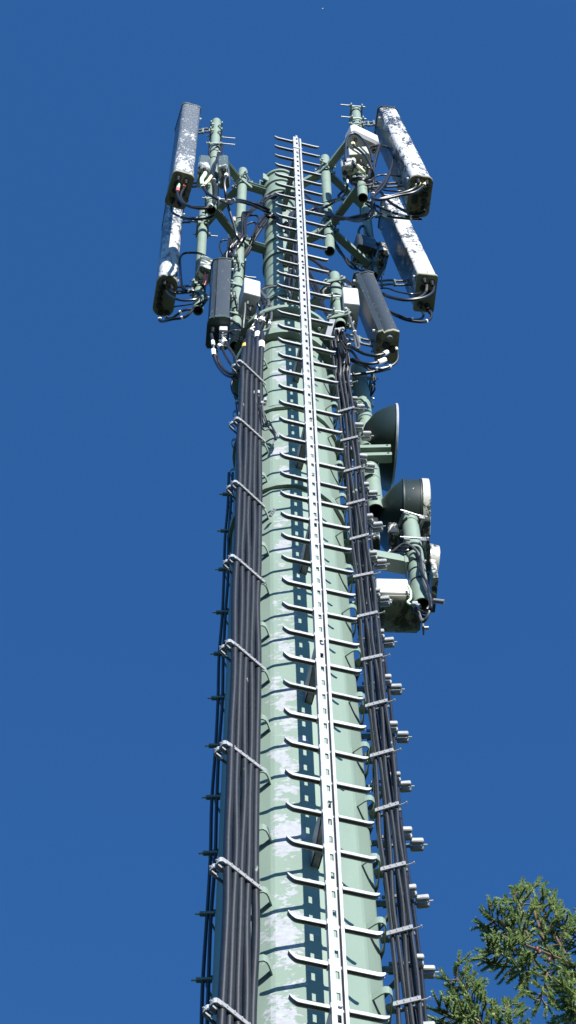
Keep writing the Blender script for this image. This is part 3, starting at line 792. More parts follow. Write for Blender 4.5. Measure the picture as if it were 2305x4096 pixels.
A1c = cap(((330, 750), (520, 785), (250, 1020), (430, 1130)), 'a', 4.98)
A2c = cap(((185, 575), (360, 625), (120, 940), (310, 1000)), 'c', 5.585)
A3c = cap(((680, 1010), (865, 990), (630, 1250), (840, 1320)), 'c', 5.10)
A4c = cap(((1150, 640), (1320, 645), (1110, 930), (1270, 970)), 'b', 4.84)
A5c = cap(((1200, 470), (1360, 480), (1165, 740), (1310, 770)), 'd', 5.465)
A6c = cap(((970, 1100), (1310, 1130), (910, 1640), (1300, 1700)), 'r', 5.15)
a1, X1, Y1 = antenna('upper left panel antenna, grey paint worn to white near its foot', A1c, .150, .260, R(18), (0.004, 0), 2.25, M1, conns=CN8, rr=.034, side=-1)
a2, X2, Y2 = antenna('lower left panel antenna, bright worn face and six sockets in its sole', A2c, .140, .295, R(11), (-0.01, 0), 2.15, M2, conns=[(-.25, -.72, 2), (.5, -.5, 2), (-.45, -.42, 1), (-.48, -.1, 1), (-.48, .2, 1), (-.45, .5, 1), (-.2, .82, 1), (.45, .8, 1)], rr=.06, side=-1)
prof3 = [(.062, -.10), (.066, -.085), (.066, .085), (.055, .10), (-.055, .10), (-.066, .08), (-.066, -.05), (-.055, -.085), (-.034, -.098), (-.030, -.088), (-.024, -.100), (0.03, -.106)][::-1]
a3, X3, Y3 = antenna('short dark grey antenna hanging left of the mast above the thick cables', A3c, .132, .205, R(6), (-0.0, 0), 1.34, M3, MGW, prof=prof3, conns=[(-.5, -.3, 2), (.1, .1, 2), (-.3, .3, 1), (.4, .4, 2)], side=-1, conn_r=.014)
a4, X4, Y4 = antenna('upper right panel antenna, dark paint flaking to white in streaks', A4c, .150, .280, R(8), (-0.143, 0), 2.20, M4, conns=[(-.35, -.8, 2), (.45, -.78, 2), (.5, -.5, 1), (.5, -.15, 1), (.45, .2, 1), (-.4, .05, 1), (-.45, .25, 1), (.5, .55, 2)], rr=.04, side=1)
a5, X5, Y5 = antenna('lower right panel antenna, square edged and spotted with white', A5c, .135, .262, R(7), (-0.16, 0), 2.20, M5, conns=[(-.3, -.75, 2), (.5, -.65, 2), (-.35, -.3, 1), (.4, -.05, 1), (-.4, .6, 2), (.3, .65, 2), (.55, .85, 2)], rr=.02, side=1)
prof6 = [(.064, -.095), (.066, -.08), (.066, .085), (.055, .10), (-.055, .10), (-.064, .08), (-.064, -.06), (-.055, -.085), (-.030, -.096), (-.020, -.082), (-.008, -.092), (0.03, -.104)][::-1]
a6, X6, Y6 = antenna('short dark grey antenna with a long groove beside the small white box', A6c, .130, .205, R(5), (-0.105, 0), 1.33, M3, MAC, prof=prof6, conns=[(-.1, -.1, 1), (.55, .1, 1), (.2, -.6, 0), (-.1, .85, 0)], side=1, conn_r=.018)
# tags and sleeves on the connectors
def sleeve(parent, pts, r, mat, nm='sleeve'):
    return obj(nm, MBd().tube(spline(pts, 4), r, 8), mat, parent)
# brackets between pipes and antennas
def link_bracket(parent, p_pipe, p_ant, dz=.10, w=.022):
    d = (p_ant - p_pipe); s = d.cross(UP).normalized()
    for k in (-1, 1):
        j = -1
        a = p_pipe + UP * (k * dz / 2) + s * (j * .02) ; b_ = p_ant + UP * (k * dz / 2) + s * (j * .03)
        m1 = a.lerp(b_, .38) + UP * .02; m2 = a.lerp(b_, .62) - UP * .012
        obj('bracket_link', MBd().beam(a, m1, .012, w).beam(m1, m2, .012, w).beam(m2, b_, .012, w), MZd, parent)
    for f in (.08, .5, .92):
        c = p_pipe.lerp(p_ant, f) + s * -.025
        obj('spacer', MBd().cyl(c - UP * (dz / 2 + .02), c + UP * (dz / 2 + .02), .009, 8), MGd if f == .5 else MZd, parent)
def edge_pt(c, L, sh, X, s, wx, z):
    f = (z - c.z) / L; return c + Vector((sh * f, 0, z - c.z)) - X * (s * wx / 2)
for (t, c, L, sh, X, s, wx, tb, zs) in ((a1, A1c, 2.25, .004, X1, -1, .15, (P1t, P1b), (at('a', 620, 360, 4.98).z, at('a', 560, 960, 4.98).z)),
        (a2, A2c, 2.15, -.01, X2, -1, .14, (P2t, P2b), (at('a', 480, 1230, 5.585).z, at('c', 430, 800, 5.585).z)),
        (a4, A4c, 2.2, -.143, X4, 1, .15, (Q1t, Q1b), (at('b', 800, 215, 4.85).z, at('b', 1000, 690, 4.85).z)),
        (a5, A5c, 2.2, -.16, X5, 1, .135, (Q2t, Q2b), (at('b', 880, 920, 5.465).z, at('d', 1010, 510, 5.465).z)),
        (a3, A3c, 1.34, 0, X3, -1, .132, (P3t, P3b), (at('c', 880, 500, 5.2).z, at('c', 880, 900, 5.2).z)),
        (a6, A6c, 1.33, -.105, X6, 1, .13, (Q4t, Q4b), (at('r', 430, 230, 5.12).z, at('r', 700, 1270, 5.15).z))):
    for z in zs:
        z = max(z, c.z + .12)
        pa = edge_pt(c, L, sh, X, s, wx, z); pp = on(tb, z) if z > tb[1].z else Vector((tb[1].x, tb[1].y, z))
        d_ = (pa - pp); d_.z = 0; d_.normalize()
        link_bracket(t, pp + d_ * PIPE_R, pa)

# ------------------------------------------------------------------ radio boxes and small boxes
def rbox(name, label, cat, c, X, dims, mat, bev=.008, down=(), top=None, Yv=None, connmat=None, ribs=0, group=None):
    c = Vector(c); t = thing(name, label, cat, c - UP * dims[2] / 2, group)
    X = Vector(X).normalized(); Y = UP.cross(X)
    obj('casing', MBd().box(c, dims, X, Y, UP, bev=bev), mat, t)
    if top: obj('lid', MBd().box(c - Y * (dims[1] / 2 + .004), (dims[0] * .94, .008, dims[2] * .94), X, Y, UP, bev=.002), top, t)
    for (u, v) in down:
        p = c + X * (u * dims[0] / 2) + Y * (v * dims[1] / 2) - UP * dims[2] / 2
        obj('connector', MBd().lathe([(.013, 0.002), (.013, -.012), (.010, -.014), (.010, -.032), (.007, -.034), (.006, -.06), (.0005, -.06)], p, UP, 10), connmat or MKs, t)
    for i in range(ribs):
        f = -1 + 2 * (i + .5) / ribs
        p = c + X * (f * dims[0] / 2) + Y * (dims[1] / 2 + .012); obj('cooling_fin', MBd().box(p, (.003, .024, dims[2] * .95), X, Y, UP), mat, t)
    return t
# white boxes beside the two short dark antennas
pw = at('c', 1060, 810, 4.99)
rbox('white_box', 'plain white box on the left pipe above the thick cables', 'electrical box', at('c', 1058, 800, 5.02), (1, .30, 0), (.108, .15, .34), MW, .006, ((-.3, -.3), (.2, .1), (.5, .75)), connmat=MZd)
t = rbox('white_box', 'plain white box on the right with three sockets underneath', 'electrical box', at('r', 450, 690, 5.10), (1, .12, 0), (.100, .165, .36), MW, .006, ((-.35, -.5), (.0, .0), (.45, .4)), connmat=MZd)
# upper right pipe: large white box, cream box, dark box
rbox('radio_box', 'large wedge shaped white box high on the upper right pipe', 'radio box', at('q', 530, 690, 4.76), (1, .52, 0), (.235, .13, .24), MW, .022, ((-.55, -.1), (.2, .2), (.8, .1)))
rbox('radio_box', 'cream lidded box below the large white box', 'radio box', at('q', 470, 1010, 4.77), (1, -.05, 0), (.145, .10, .22), MC, .005, ((-.7, -.2), (.1, -.1)), connmat=MZd)
rbox('radio_box', 'small dark box with flaking paint left of the cream box', 'radio box', at('q', 280, 1240, 4.80), (1, -.12, 0), (.110, .12, .24), MRB, .010, ((-.3, .4),))
rbox('radio_box', 'small chipped white box hidden right of the pipe below the cream box', 'radio box', at('q', 600, 1250, 4.93), (1, .2, 0), (.06, .07, .30), MRB, .006, ((.3, .2),), connmat=MY)
# upper left pipe: two chipped grey boxes
rbox('radio_box', 'grey chipped box left of the upper left pipe, green and white lead below', 'radio box', at('l', 165, 330, 4.90), (1, .12, 0), (.085, .17, .36), MRG, .014, ((.1, -.8),))
rbox('radio_box', 'grey chipped box right of the upper left pipe with a black gland', 'radio box', at('l', 560, 330, 4.92), (1, -.08, 0), (.075, .17, .36), MRG, .012, ((.25, -.75),))
rbox('radio_box', 'green box with a red tag on the lower left pipe', 'radio box', at('c', 622, 530, 5.50), (1, .45, 0), (.10, .12, .30), MRG, .006, ((.0, -.35),))
rbox('radio_box', 'small pale box clamped high on the long left pipe', 'radio box', at('l', 760, 1290, 5.22), (1, 0, 0), (.022, .05, .10), MW, .003)
# right: two dark boxes on the half hidden pipe
t = rbox('radio_box', 'dark ribbed box with flaking sole behind the right diagonal arms', 'radio box', at('d', 775, 285, 5.43), (1, .35, 0), (.145, .16, .30), MRB, .010, ((.55, -.3), (-.7, .5)), ribs=6)
rbox('radio_box', 'dark rounded box squeezed between the half hidden pipe and right antenna', 'radio box', at('d', 905, 345, 5.56), (1, .25, 0), (.085, .20, .28), MRB, .022, ((.3, -.3),), ribs=4)
rbox('terminal_box', 'small white box fixed under the short dark left antenna', 'electrical box', A3c + Vector((.035, -.02, -.05)), (1, .05, 0), (.050, .06, .09), MW, .004, ((-.2, 0), (.5, 0)), connmat=MZd)
# red tag
p = at('c', 635, 625, 5.44)
t = thing('tag', 'faded red tag hanging below the green box', 'tag', p); obj('card', MBd().box(p, (.028, .004, .11), X=(1, .2, 0), Z=(.25, -.5, 1)), MR, t)

# ------------------------------------------------------------------ jumper cables
NTH = ['first', 'second', 'third', 'fourth', 'fifth', 'sixth', 'seventh']
JR = random.Random(3)
def jumper(label, pts, r=.0095, mat=None, group=None, ties=(), end=None):
    pp = [at(*p) if isinstance(p[0], str) else Vector(p) for p in pts]
    if group:                      # cables of one bunch never run quite parallel
        for i in range(1, len(pp) - 1): pp[i] = pp[i] + Vector((JR.uniform(-1, 1) * .011, JR.uniform(-1, 1) * .016, JR.uniform(-1, 1) * .03))
    pp = spline(pp, 7)
    t = thing('jumper_cable', label, 'cable', pp[0], group)
    obj('jacket', MBd().tube(pp, r, 8), mat or MKs, t)
    for f in ties:
        i = min(len(pp) - 2, int(f * (len(pp) - 1))); d = (pp[i + 1] - pp[i]).normalized()
        obj('cable_tie', MBd().tube([pp[i] - d * .006, pp[i] + d * .006], r * 1.55, 8), MT, t)
    if end:
        for (f0, f1, m_, k) in end:
            a = int(f0 * (len(pp) - 1)); b_ = max(a + 1, int(f1 * (len(pp) - 1)))
            obj('marker_sleeve', MBd().tube(pp[a:b_ + 1], r * k, 8), m_, t)
    return t
G1 = 'jumpers hanging from the upper left antenna'
jumper('black jumper from the front socket of the upper left antenna, red and green marks', [('a', 375, 860, 4.93), ('a', 365, 960, 4.93), ('a', 420, 1050, 4.93), ('a', 560, 1085, 4.94), ('a', 690, 1070, 4.93), ('a', 725, 980, 4.92), ('a', 722, 870, 4.92), ('a', 715, 760, 4.92), ('a', 745, 620, 4.93), ('a', 790, 480, 4.95)], .0095, ties=(.45, .72, .95), end=((0, .05, MGT, 1.3), (.05, .08, MR, 1.4)))
jumper('black jumper from the inner socket of the upper left antenna', [('a', 450, 830, 4.93), ('a', 425, 900, 4.93), ('a', 395, 990, 4.93), ('a', 470, 1075, 4.94), ('a', 620, 1098, 4.94), ('a', 712, 1050, 4.93), ('a', 740, 960, 4.92), ('a', 738, 880, 4.92), ('a', 700, 780, 4.92), ('a', 705, 690, 4.92), ('a', 770, 590, 4.93), ('a', 800, 490, 4.95)], .0095, ties=(.5,), end=((0.02, .05, MGT, 1.3), (.05, .08, MR, 1.4)))
jumper('lowest black jumper under the upper left antenna', [('a', 300, 1080, 5.06), ('a', 320, 1140, 5.06), ('a', 440, 1190, 5.06), ('a', 580, 1200, 5.06), ('a', 680, 1180, 5.04), ('a', 715, 1150, 5.02)], .0095, ties=(.35,))
jumper('green and white marked lead bending below the left grey box', [('l', 220, 280, 4.84), ('l', 190, 380, 4.83), ('l', 130, 480, 4.83), ('l', 150, 600, 4.85), ('l', 240, 740, 4.87), ('l', 360, 810, 4.88), ('l', 480, 870, 4.9), ('l', 640, 920, 4.92), ('l', 720, 880, 4.98), ('l', 840, 870, 5.02), ('l', 1000, 900, 5.08), ('l', 1200, 960, 5.12), ('l', 1440, 1060, 5.18)], .011, end=((.06, .24, MGT, 1.35),), ties=(.27, .68))
jumper('pale lead curving from the pipe into the green and white sleeve', [('l', 330, 380, 4.86), ('l', 270, 480, 4.85), ('l', 170, 590, 4.85), ('l', 200, 680, 4.86), ('l', 330, 800, 4.88), ('l', 500, 880, 4.9), ('l', 660, 950, 4.93), ('l', 760, 910, 4.98), ('l', 900, 910, 5.04), ('l', 1100, 970, 5.1), ('l', 1300, 1060, 5.16), ('l', 1460, 1120, 5.2)], .0095, end=((.03, .18, MYW, 1.2),), ties=(.45,))
jumper('grey sleeved lead dropping from the gland of the right grey box', [('l', 610, 370, 4.84), ('l', 595, 440, 4.84), ('l', 570, 560, 4.86), ('l', 590, 720, 4.9), ('l', 610, 880, 4.95), ('l', 660, 1060, 5.0), ('l', 740, 1300, 5.05), ('l', 810, 1560, 5.1), ('l', 870, 1680, 5.15)], .010, end=((.02, .10, MT, 1.5),))
jumper('black lead looping over the top of the upper left pipe', [('a', 675, 600, 4.93), ('a', 668, 545, 4.92), ('a', 690, 500, 4.91), ('a', 740, 478, 4.92), ('a', 780, 480, 4.95), ('a', 790, 560, 4.95), ('a', 770, 640, 4.93)], .008, ties=(.7,))
for k in range(4):
    o = k * 14
    jumper('black cable arching from the long left pipe to the slim pole, %s from the left' % NTH[k], [('l', 880 + o, 1690, 5.2), ('l', 930 + o, 1500 + o, 5.16), ('l', 920 + o, 1200, 5.15), ('l', 1000 + o, 1090 + o, 5.16), ('l', 1180 + o, 940 + o, 5.18), ('l', 1330, 850 + o, 5.2), ('y', 330, 1010 + o, 5.2), ('y', 480, 975 + o, 5.2), ('y', 700, 990 + o, 5.2)], .0095, group='cables arching to the slim pole on the left', ties=(.35,) if k == 0 else ())
for k in range(3):
    o = k * 22
    jumper('black cable dropping steeply from the arch to the lower left pipe, %s from the left' % NTH[k], [('l', 1450, 1120 + o, 5.22), ('l', 1330 + o, 1240 + o, 5.22), ('l', 1230 + o, 1400, 5.22), ('l', 1100 + o, 1640, 5.25), ('l', 980 + o, 1900, 5.28), ('c', 900 + o / 2, 560, 5.3), ('c', 880 + o / 2, 780, 5.3)], .011, group='steep cables behind the long left pipe')
jumper('thin black loop above the lower arm left of the slim pole', [('l', 740, 1222, 5.2), ('l', 900, 1200, 5.2), ('l', 1150, 1165, 5.2), ('l', 1230, 1220, 5.2), ('l', 1220, 1350, 5.2), ('l', 1160, 1570, 5.2)], .007)
jumper('thin black loop just inside the larger loop left of the slim pole', [('l', 980, 1360, 5.2), ('l', 1080, 1310, 5.2), ('l', 1170, 1310, 5.2), ('l', 1180, 1400, 5.2), ('l', 1100, 1590, 5.2)], .007)
jumper('thin black loop hanging left of the long left pipe', [('c', 845, 240, 5.2), ('c', 790, 250, 5.2), ('c', 770, 300, 5.2), ('c', 790, 370, 5.2), ('c', 825, 405, 5.2)], .006)
for k in range(3):
    jumper('black cable running down beside the long left pipe, %s from the left' % NTH[k], [('c', 985 + k * 12, 40, 5.17), ('c', 1000 + k * 12, 130, 5.17), ('c', 965 + k * 10, 230, 5.17), ('c', 900 + k * 16, 300, 5.19), ('c', 850 + k * 14, 380, 5.22), ('c', 835 + k * 16, 430, 5.24)], .009, group='cables beside the long left pipe')
jumper('black jumper looping from the green box to the lower left antenna', [('c', 630, 395, 5.5), ('c', 560, 368, 5.5), ('c', 440, 368, 5.5), ('c', 392, 410, 5.5), ('c', 390, 520, 5.5), ('c', 400, 640, 5.5), ('c', 420, 720, 5.5), ('c', 520, 735, 5.52), ('c', 570, 770, 5.53), ('c', 540, 815, 5.53), ('c', 400, 825, 5.53), ('c', 290, 780, 5.52), ('c', 235, 700, 5.52), ('c', 238, 640, 5.5)], .009, ties=(.5,))
jumper('black jumper from the inner socket of the lower left antenna', [('c', 305, 660, 5.5), ('c', 295, 720, 5.5), ('c', 340, 755, 5.5), ('c', 440, 752, 5.52), ('c', 540, 740, 5.54)], .009)
for k in range(2):
    jumper('black cable sweeping from the rear sockets of the lower left antenna, %s from the left' % NTH[k], [('c', 190 + 70 * k, 985, 5.66), ('c', 215 + 55 * k, 1025 - 20 * k, 5.66), ('c', 320, 1025 - 18 * k, 5.64), ('c', 440, 965 - k * 12, 5.6), ('c', 560, 890 - k * 10, 5.56), ('c', 655, 815 - k * 8, 5.5)], .010, group='cables sweeping from the lower left antenna', ties=(.1, .55))
jumper('thin dark lead between the lower left antenna and its pipe', [('c', 330, 885, 5.6), ('c', 420, 875, 5.6), ('c', 520, 860, 5.58), ('c', 600, 850, 5.56)], .005)
# dark left antenna
jumper('black cable hanging in an arc from the dark left antenna, outermost', [('m', 300, 620, 5.06), ('m', 330, 800, 5.07), ('m', 340, 980, 5.1), ('m', 400, 1160, 5.12), ('m', 520, 1320, 5.1), ('m', 640, 1390, 5.08), ('m', 760, 1395, 5.08)], .010, end=((.12, .2, MT, 1.2), (.28, .38, MT, 1.5)))
jumper('black cable hanging in an arc from the dark left antenna, second', [('m', 390, 930, 5.16), ('m', 420, 1080, 5.12), ('m', 510, 1240, 5.1), ('m', 620, 1330, 5.08), ('m', 740, 1350, 5.06)], .010)
jumper('black cable hanging from a white sleeve under the dark left antenna', [('m', 445, 830, 5.12), ('m', 500, 890, 5.12), ('m', 560, 1020, 5.1), ('m', 660, 1170, 5.07), ('m', 760, 1270, 5.05)], .009, end=((0, .2, MT, 2.0),))
jumper('black cable hanging from the largest white sleeve under the dark left antenna', [('m', 465, 690, 5.08), ('m', 530, 760, 5.1), ('m', 620, 870, 5.1), ('m', 700, 990, 5.07), ('m', 770, 1180, 5.04), ('m', 790, 1280, 5.03)], .010, end=((.05, .28, MT, 2.0),))
jumper('thin black loop in front of the pipe beside the dark left antenna', [('m', 450, 590, 5.05), ('m', 520, 600, 5.05), ('m', 700, 550, 5.07), ('m', 860, 545, 5.08), ('m', 760, 430, 5.1), ('m', 640, 350, 5.12), ('m', 540, 345, 5.12), ('m', 515, 400, 5.12), ('m', 590, 540, 5.12), ('m', 720, 660, 5.1), ('m', 800, 730, 5.1)], .0055)
jumper('second thin black loop in front of the pipe beside the dark left antenna', [('m', 870, 530, 5.08), ('m', 700, 400, 5.1), ('m', 600, 360, 5.11), ('m', 540, 370, 5.11), ('m', 560, 480, 5.11), ('m', 680, 600, 5.1), ('m', 810, 690, 5.1)], .0055)
jumper('grey lead dropping from the white box on the left', [('m', 910, 60, 4.98), ('m', 905, 200, 5.0), ('m', 885, 380, 5.03), ('m', 875, 510, 5.06)], .007, MKg)
jumper('black lead bent under the white box on the left', [('m', 960, 140, 5.02), ('m', 1010, 190, 5.03), ('m', 1090, 20, 5.02), ('c', 1120, 820, 5.0), ('c', 1150, 880, 5.02), ('c', 1170, 930, 5.05)], .007)
jumper('black cable curling out left below the first clamp', [('m', 760, 1410, 5.06), ('m', 690, 1460, 5.08), ('m', 672, 1560, 5.1), ('m', 700, 1670, 5.12), ('m', 770, 1750, 5.14)], .010)
# bunches on the slim pole behind the ladder
for k in range(5):
    o = k * 16
    jumper('black cable bunched round the slim pole behind the ladder, %s from the left' % NTH[k], [('y', 250 + o, 1330, 5.2), ('y', 330 + o, 1290 + o, 5.2), ('y', 400 + o, 1380 + o, 5.19), ('y', 480 + o, 1450 + o / 2, 5.18), ('y', 560 + o, 1440, 5.18), ('y', 620 + o, 1520 - o, 5.2), ('y', 640, 1700, 5.2)], .0095, group='cables bunched round the slim pole')
for k in range(4):
    o = k * 14
    jumper('black cable crossing from the slim pole to the right frame, %s from the left' % NTH[k], [('y', 560, 1400 + o, 5.18), ('y', 620 + o, 1290, 5.18), ('y', 800, 1240 + o, 5.18), ('y', 950, 1200 + o, 5.18), ('b', 480, 920 + o / 2, 5.12), ('b', 600, 950 + o / 2, 5.05), ('b', 720, 965 + o / 2, 5.0), ('b', 810, 945 + o / 2, 4.95), ('b', 850, 880, 4.92), ('b', 835, 800, 4.9), ('b', 850, 700, 4.88)], .0095, group='cables crossing behind the right frame')
jumper('thick black cable curving over the right end of the slim pole', [('y', 800, 1010, 5.2), ('y', 880, 1080, 5.2), ('y', 950, 1170, 5.2), ('y', 1060, 1140, 5.15), ('y', 1240, 1085, 5.1), ('b', 620, 820, 5.05), ('b', 760, 795, 5.0)], .010)
jumper('black cable sagging through the right frame', [('y', 820, 1240, 5.2), ('y', 960, 1220, 5.18), ('y', 1120, 1180, 5.12), ('y', 1300, 1060, 5.06), ('q', 60, 1760, 5.0), ('q', 180, 1640, 4.95), ('q', 240, 1560, 4.9)], .008)
for k in range(6):
    o = k * 22
    jumper('black cable running from the slim pole down to the right bundle, %s from the left' % NTH[k], [('y', 640 + o, 2020 - o, 5.18), ('z', 700 + o, 40, 5.17), ('z', 840 + o * .6, 150 + o * .5, 5.16), ('z', 940 + o * .6, 400, 5.14), ('z', 1040 + o * .5, 640, 5.12), ('z', 1180 + o * .3, 860, 5.12), ('e', 1080 + o, 120, 5.14), ('e', 1105 + o, 330, 5.16), ('e', 1100 + o * 1.1, 480, 5.20), ('e', 1112 + o * .9, 640 + (k * 47) % 120, 5.27)], .009, group='cables dropping from the slim pole to the right bundle', ties=(.38,) if k == 2 else ())
for k in range(7):
    o = k * 17
    jumper('thin black lead in the tangle above the right bundle, %s from the left' % NTH[k], [('r', 130 + o, 1150 + o * .5, 5.08), ('r', 190 + o * .8, 1240, 5.08), ('r', 260 + o, 1330 + o * 1.2, 5.1), ('r', 360 + o * .6, 1500, 5.12), ('r', 330 + o * .8, 1700, 5.16), ('e', 1095 + k * 20, 420, 5.19), ('e', 1108 + k * 18, 600 + (k * 61) % 130, 5.27)], .0055, group='thin leads tangled above the right bundle', ties=(.45,) if k == 3 else ())
for k in range(4):
    jumper('bright clipped lead end above the right bundle, %s from the left' % NTH[k], [('r', 200 + k * 42, 1080 - k * 6, 5.04), ('r', 235 + k * 38, 1120, 5.04), ('r', 215 + k * 40, 1190, 5.06), ('r', 240 + k * 30, 1300, 5.08)], .0075, MKs, 'clipped lead ends above the right bundle', end=((0, .25, MZ, 1.5),))
for k in range(5):
    o = k * 30
    jumper('black cable clipped down the slim pole behind the rungs, %s from the left' % NTH[k], [('y', 560 + o * .7, 1480, 5.2), ('y', 570 + o, 1650, 5.21), ('y', 560 + o, 1850, 5.21), ('y', 570 + o * .9, 2040, 5.2), ('z', 560 + o, 180, 5.2), ('z', 540 + o * .9, 330, 5.2), ('z', 590 + o * .8, 470, 5.2), ('z', 620 + o * .8, 600, 5.2)], .009, group='cables clipped down the slim pole', ties=(.5,) if k == 1 else ())
for k in range(3):
    jumper('black cable drooping behind the lower left pipe clamp, %s from the left' % NTH[k], [('c', 860 + 22 * k, 240, 5.22), ('c', 845 + 24 * k, 330, 5.2), ('c', 880 + 20 * k, 400, 5.2), ('c', 905 + 10 * k, 340, 5.2), ('c', 960, 290 + 10 * k, 5.22)], .008, group='cables drooping at the lower left clamp')
for k in range(3):
    jumper('black cable knotted under the cream box, %s from the left' % NTH[k], [('q', 600 + 30 * k, 1000, 4.80), ('q', 640 + 24 * k, 1180, 4.82), ('q', 690 + 14 * k, 1350, 4.84), ('q', 720 + 20 * k, 1600, 4.88), ('q', 740 + 16 * k, 1850, 4.95)], .009, group='cables knotted under the cream box', ties=(.5,) if k == 1 else ())
# upper right antenna and boxes
jumper('black cable from the left front socket of the upper right antenna', [('b', 1210, 690, 4.74), ('b', 1150, 745, 4.75), ('b', 1000, 790, 4.77), ('b', 880, 820, 4.78), ('b', 838, 795, 4.78), ('b', 900, 720, 4.78), ('b', 970, 620, 4.79), ('b', 1000, 520, 4.8), ('b', 985, 430, 4.8), ('b', 920, 398, 4.78), ('b', 830, 405, 4.76), ('b', 800, 440, 4.75)], .010, end=((0, .04, MYW, 1.5),), ties=(.4,))
jumper('black cable from the right front socket of the upper right antenna', [('b', 1270, 690, 4.74), ('b', 1180, 760, 4.75), ('b', 1050, 790, 4.76), ('b', 900, 822, 4.77), ('b', 850, 800, 4.77), ('b', 925, 720, 4.77), ('b', 985, 610, 4.78)], .010, end=((0, .07, MYW, 1.6),))
jumper('black cable sweeping under the upper right antenna to the frame', [('b', 1275, 860, 4.95), ('b', 1255, 920, 4.96), ('b', 1180, 935, 4.96), ('b', 1080, 900, 4.95), ('b', 970, 830, 4.93), ('b', 880, 720, 4.93), ('b', 840, 620, 4.92)], .010, end=((.03, .14, MR, 1.5),))
jumper('lowest black cable sweeping under the upper right antenna', [('b', 1210, 960, 4.98), ('b', 1120, 955, 4.98), ('b', 1000, 920, 4.97), ('b', 900, 880, 4.95), ('b', 800, 835, 4.93)], .010, ties=(.2, .5), end=((.3, .4, MT, 1.2),))
jumper('second lowest black cable under the upper right antenna', [('b', 1230, 975, 5.0), ('b', 1100, 968, 5.0), ('b', 960, 950, 5.0), ('b', 860, 900, 4.98), ('b', 790, 850, 4.95)], .009, end=((.5, .6, MT, 1.25),))
jumper('thin black lead running from the pipe coil towards the upper right antenna', [('q', 560, 1470, 4.8), ('q', 700, 1450, 4.8), ('q', 820, 1370, 4.8), ('q', 1000, 1350, 4.8), ('q', 1150, 1365, 4.82), ('q', 1270, 1382, 4.84)], .006)
jumper('thin black lead looping low towards the upper right antenna', [('q', 590, 1550, 4.8), ('q', 730, 1530, 4.8), ('q', 790, 1475, 4.8), ('q', 870, 1530, 4.8), ('q', 920, 1630, 4.8), ('q', 1060, 1660, 4.8), ('q', 1250, 1665, 4.8), ('q', 1400, 1680, 4.82)], .006)
jumper('black lead arching over the face of the large white box', [('q', 205, 1080, 4.72), ('q', 205, 900, 4.7), ('q', 225, 680, 4.67), ('q', 290, 575, 4.66), ('q', 400, 560, 4.66), ('q', 510, 640, 4.67), ('q', 620, 790, 4.68), ('q', 690, 950, 4.7), ('q', 720, 1090, 4.72)], .0085)
jumper('black lead from the left gland of the large white box', [('q', 345, 740, 4.7), ('q', 370, 800, 4.7), ('q', 470, 870, 4.7), ('q', 590, 990, 4.7), ('q', 660, 1110, 4.72), ('q', 720, 1250, 4.75), ('q', 745, 1380, 4.8)], .009, end=((.04, .12, MYW, 1.9),))
jumper('black lead hooking up beside the large white box', [('q', 745, 1370, 4.8), ('q', 755, 1200, 4.78), ('q', 800, 1000, 4.76), ('q', 860, 800, 4.76), ('q', 890, 745, 4.76), ('q', 870, 820, 4.77), ('q', 800, 1050, 4.78), ('q', 770, 1180, 4.8)], .009)
jumper('yellow tagged lead below the cream box', [('q', 345, 1080, 4.73), ('q', 370, 1150, 4.73), ('q', 450, 1190, 4.74), ('q', 520, 1260, 4.76), ('q', 570, 1310, 4.78)], .009, end=((.45, .95, MYW, 1.7),))
jumper('thin lead from the second socket of the cream box', [('q', 485, 1080, 4.73), ('q', 530, 1140, 4.74), ('q', 620, 1220, 4.78), ('q', 650, 1360, 4.82)], .005)
jumper('short lead under the small dark box', [('q', 240, 1450, 4.82), ('q', 240, 1560, 4.85), ('q', 220, 1680, 4.9), ('q', 150, 1780, 4.96), ('q', 20, 1860, 5.05)], .008, end=((0, .15, MZ, 1.1),))
# coil on the pipe
cc = at('q', 460, 1490, 4.81)
t = thing('cable_coil', 'small coil of thin black cable tied to the upper right pipe', 'cable coil', cc)
for k in range(4):
    pts = []
    for j in range(25):
        a = 2 * math.pi * j / 24 + k
        pts.append(cc + Vector((.065 * math.cos(a) + .004 * k, -.012 + .05 * math.sin(a) * .7 + .006 * k, .05 * math.sin(a) + .012 * math.sin(3 * a + k))))
    obj('turn', MBd().tube(pts, .0045, 6), MKs, t)
# half hidden pipe and its boxes
for k in range(2):
    jumper('black cable from the diagonal arm into the dark boxes, %s from the left' % NTH[k], [('d', 535, 190 + 14 * k, 5.2), ('d', 600, 290, 5.25), ('d', 680, 390 - k * 10, 5.3), ('d', 745, 440, 5.38), ('d', 820, 430, 5.42), ('d', 850, 380 + k * 10, 5.42), ('d', 835, 290, 5.4)], .009, group='cables entering the dark boxes on the right')
jumper('black coil hanging above the dark boxes', [('d', 745, 180, 5.4), ('d', 735, 130, 5.4), ('d', 755, 90, 5.4), ('d', 785, 95, 5.4), ('d', 800, 140, 5.4), ('d', 830, 180, 5.42), ('d', 890, 235, 5.46)], .010)
jumper('black lead under the rounded dark box', [('d', 940, 340, 5.46), ('d', 940, 400, 5.46), ('d', 905, 460, 5.46), ('d', 880, 520, 5.46)], .009)
for k in range(2):
    jumper('black cable running beside the lower right diagonal to the arm, %s from the left' % NTH[k], [('d', 340, 320 + 14 * k, 5.15), ('d', 430, 385 + 14 * k, 5.15), ('d', 540, 465 + 12 * k, 5.12), ('d', 640, 520, 5.1), ('d', 700, 560, 5.1)], .010, group='cables beside the right lower arm')
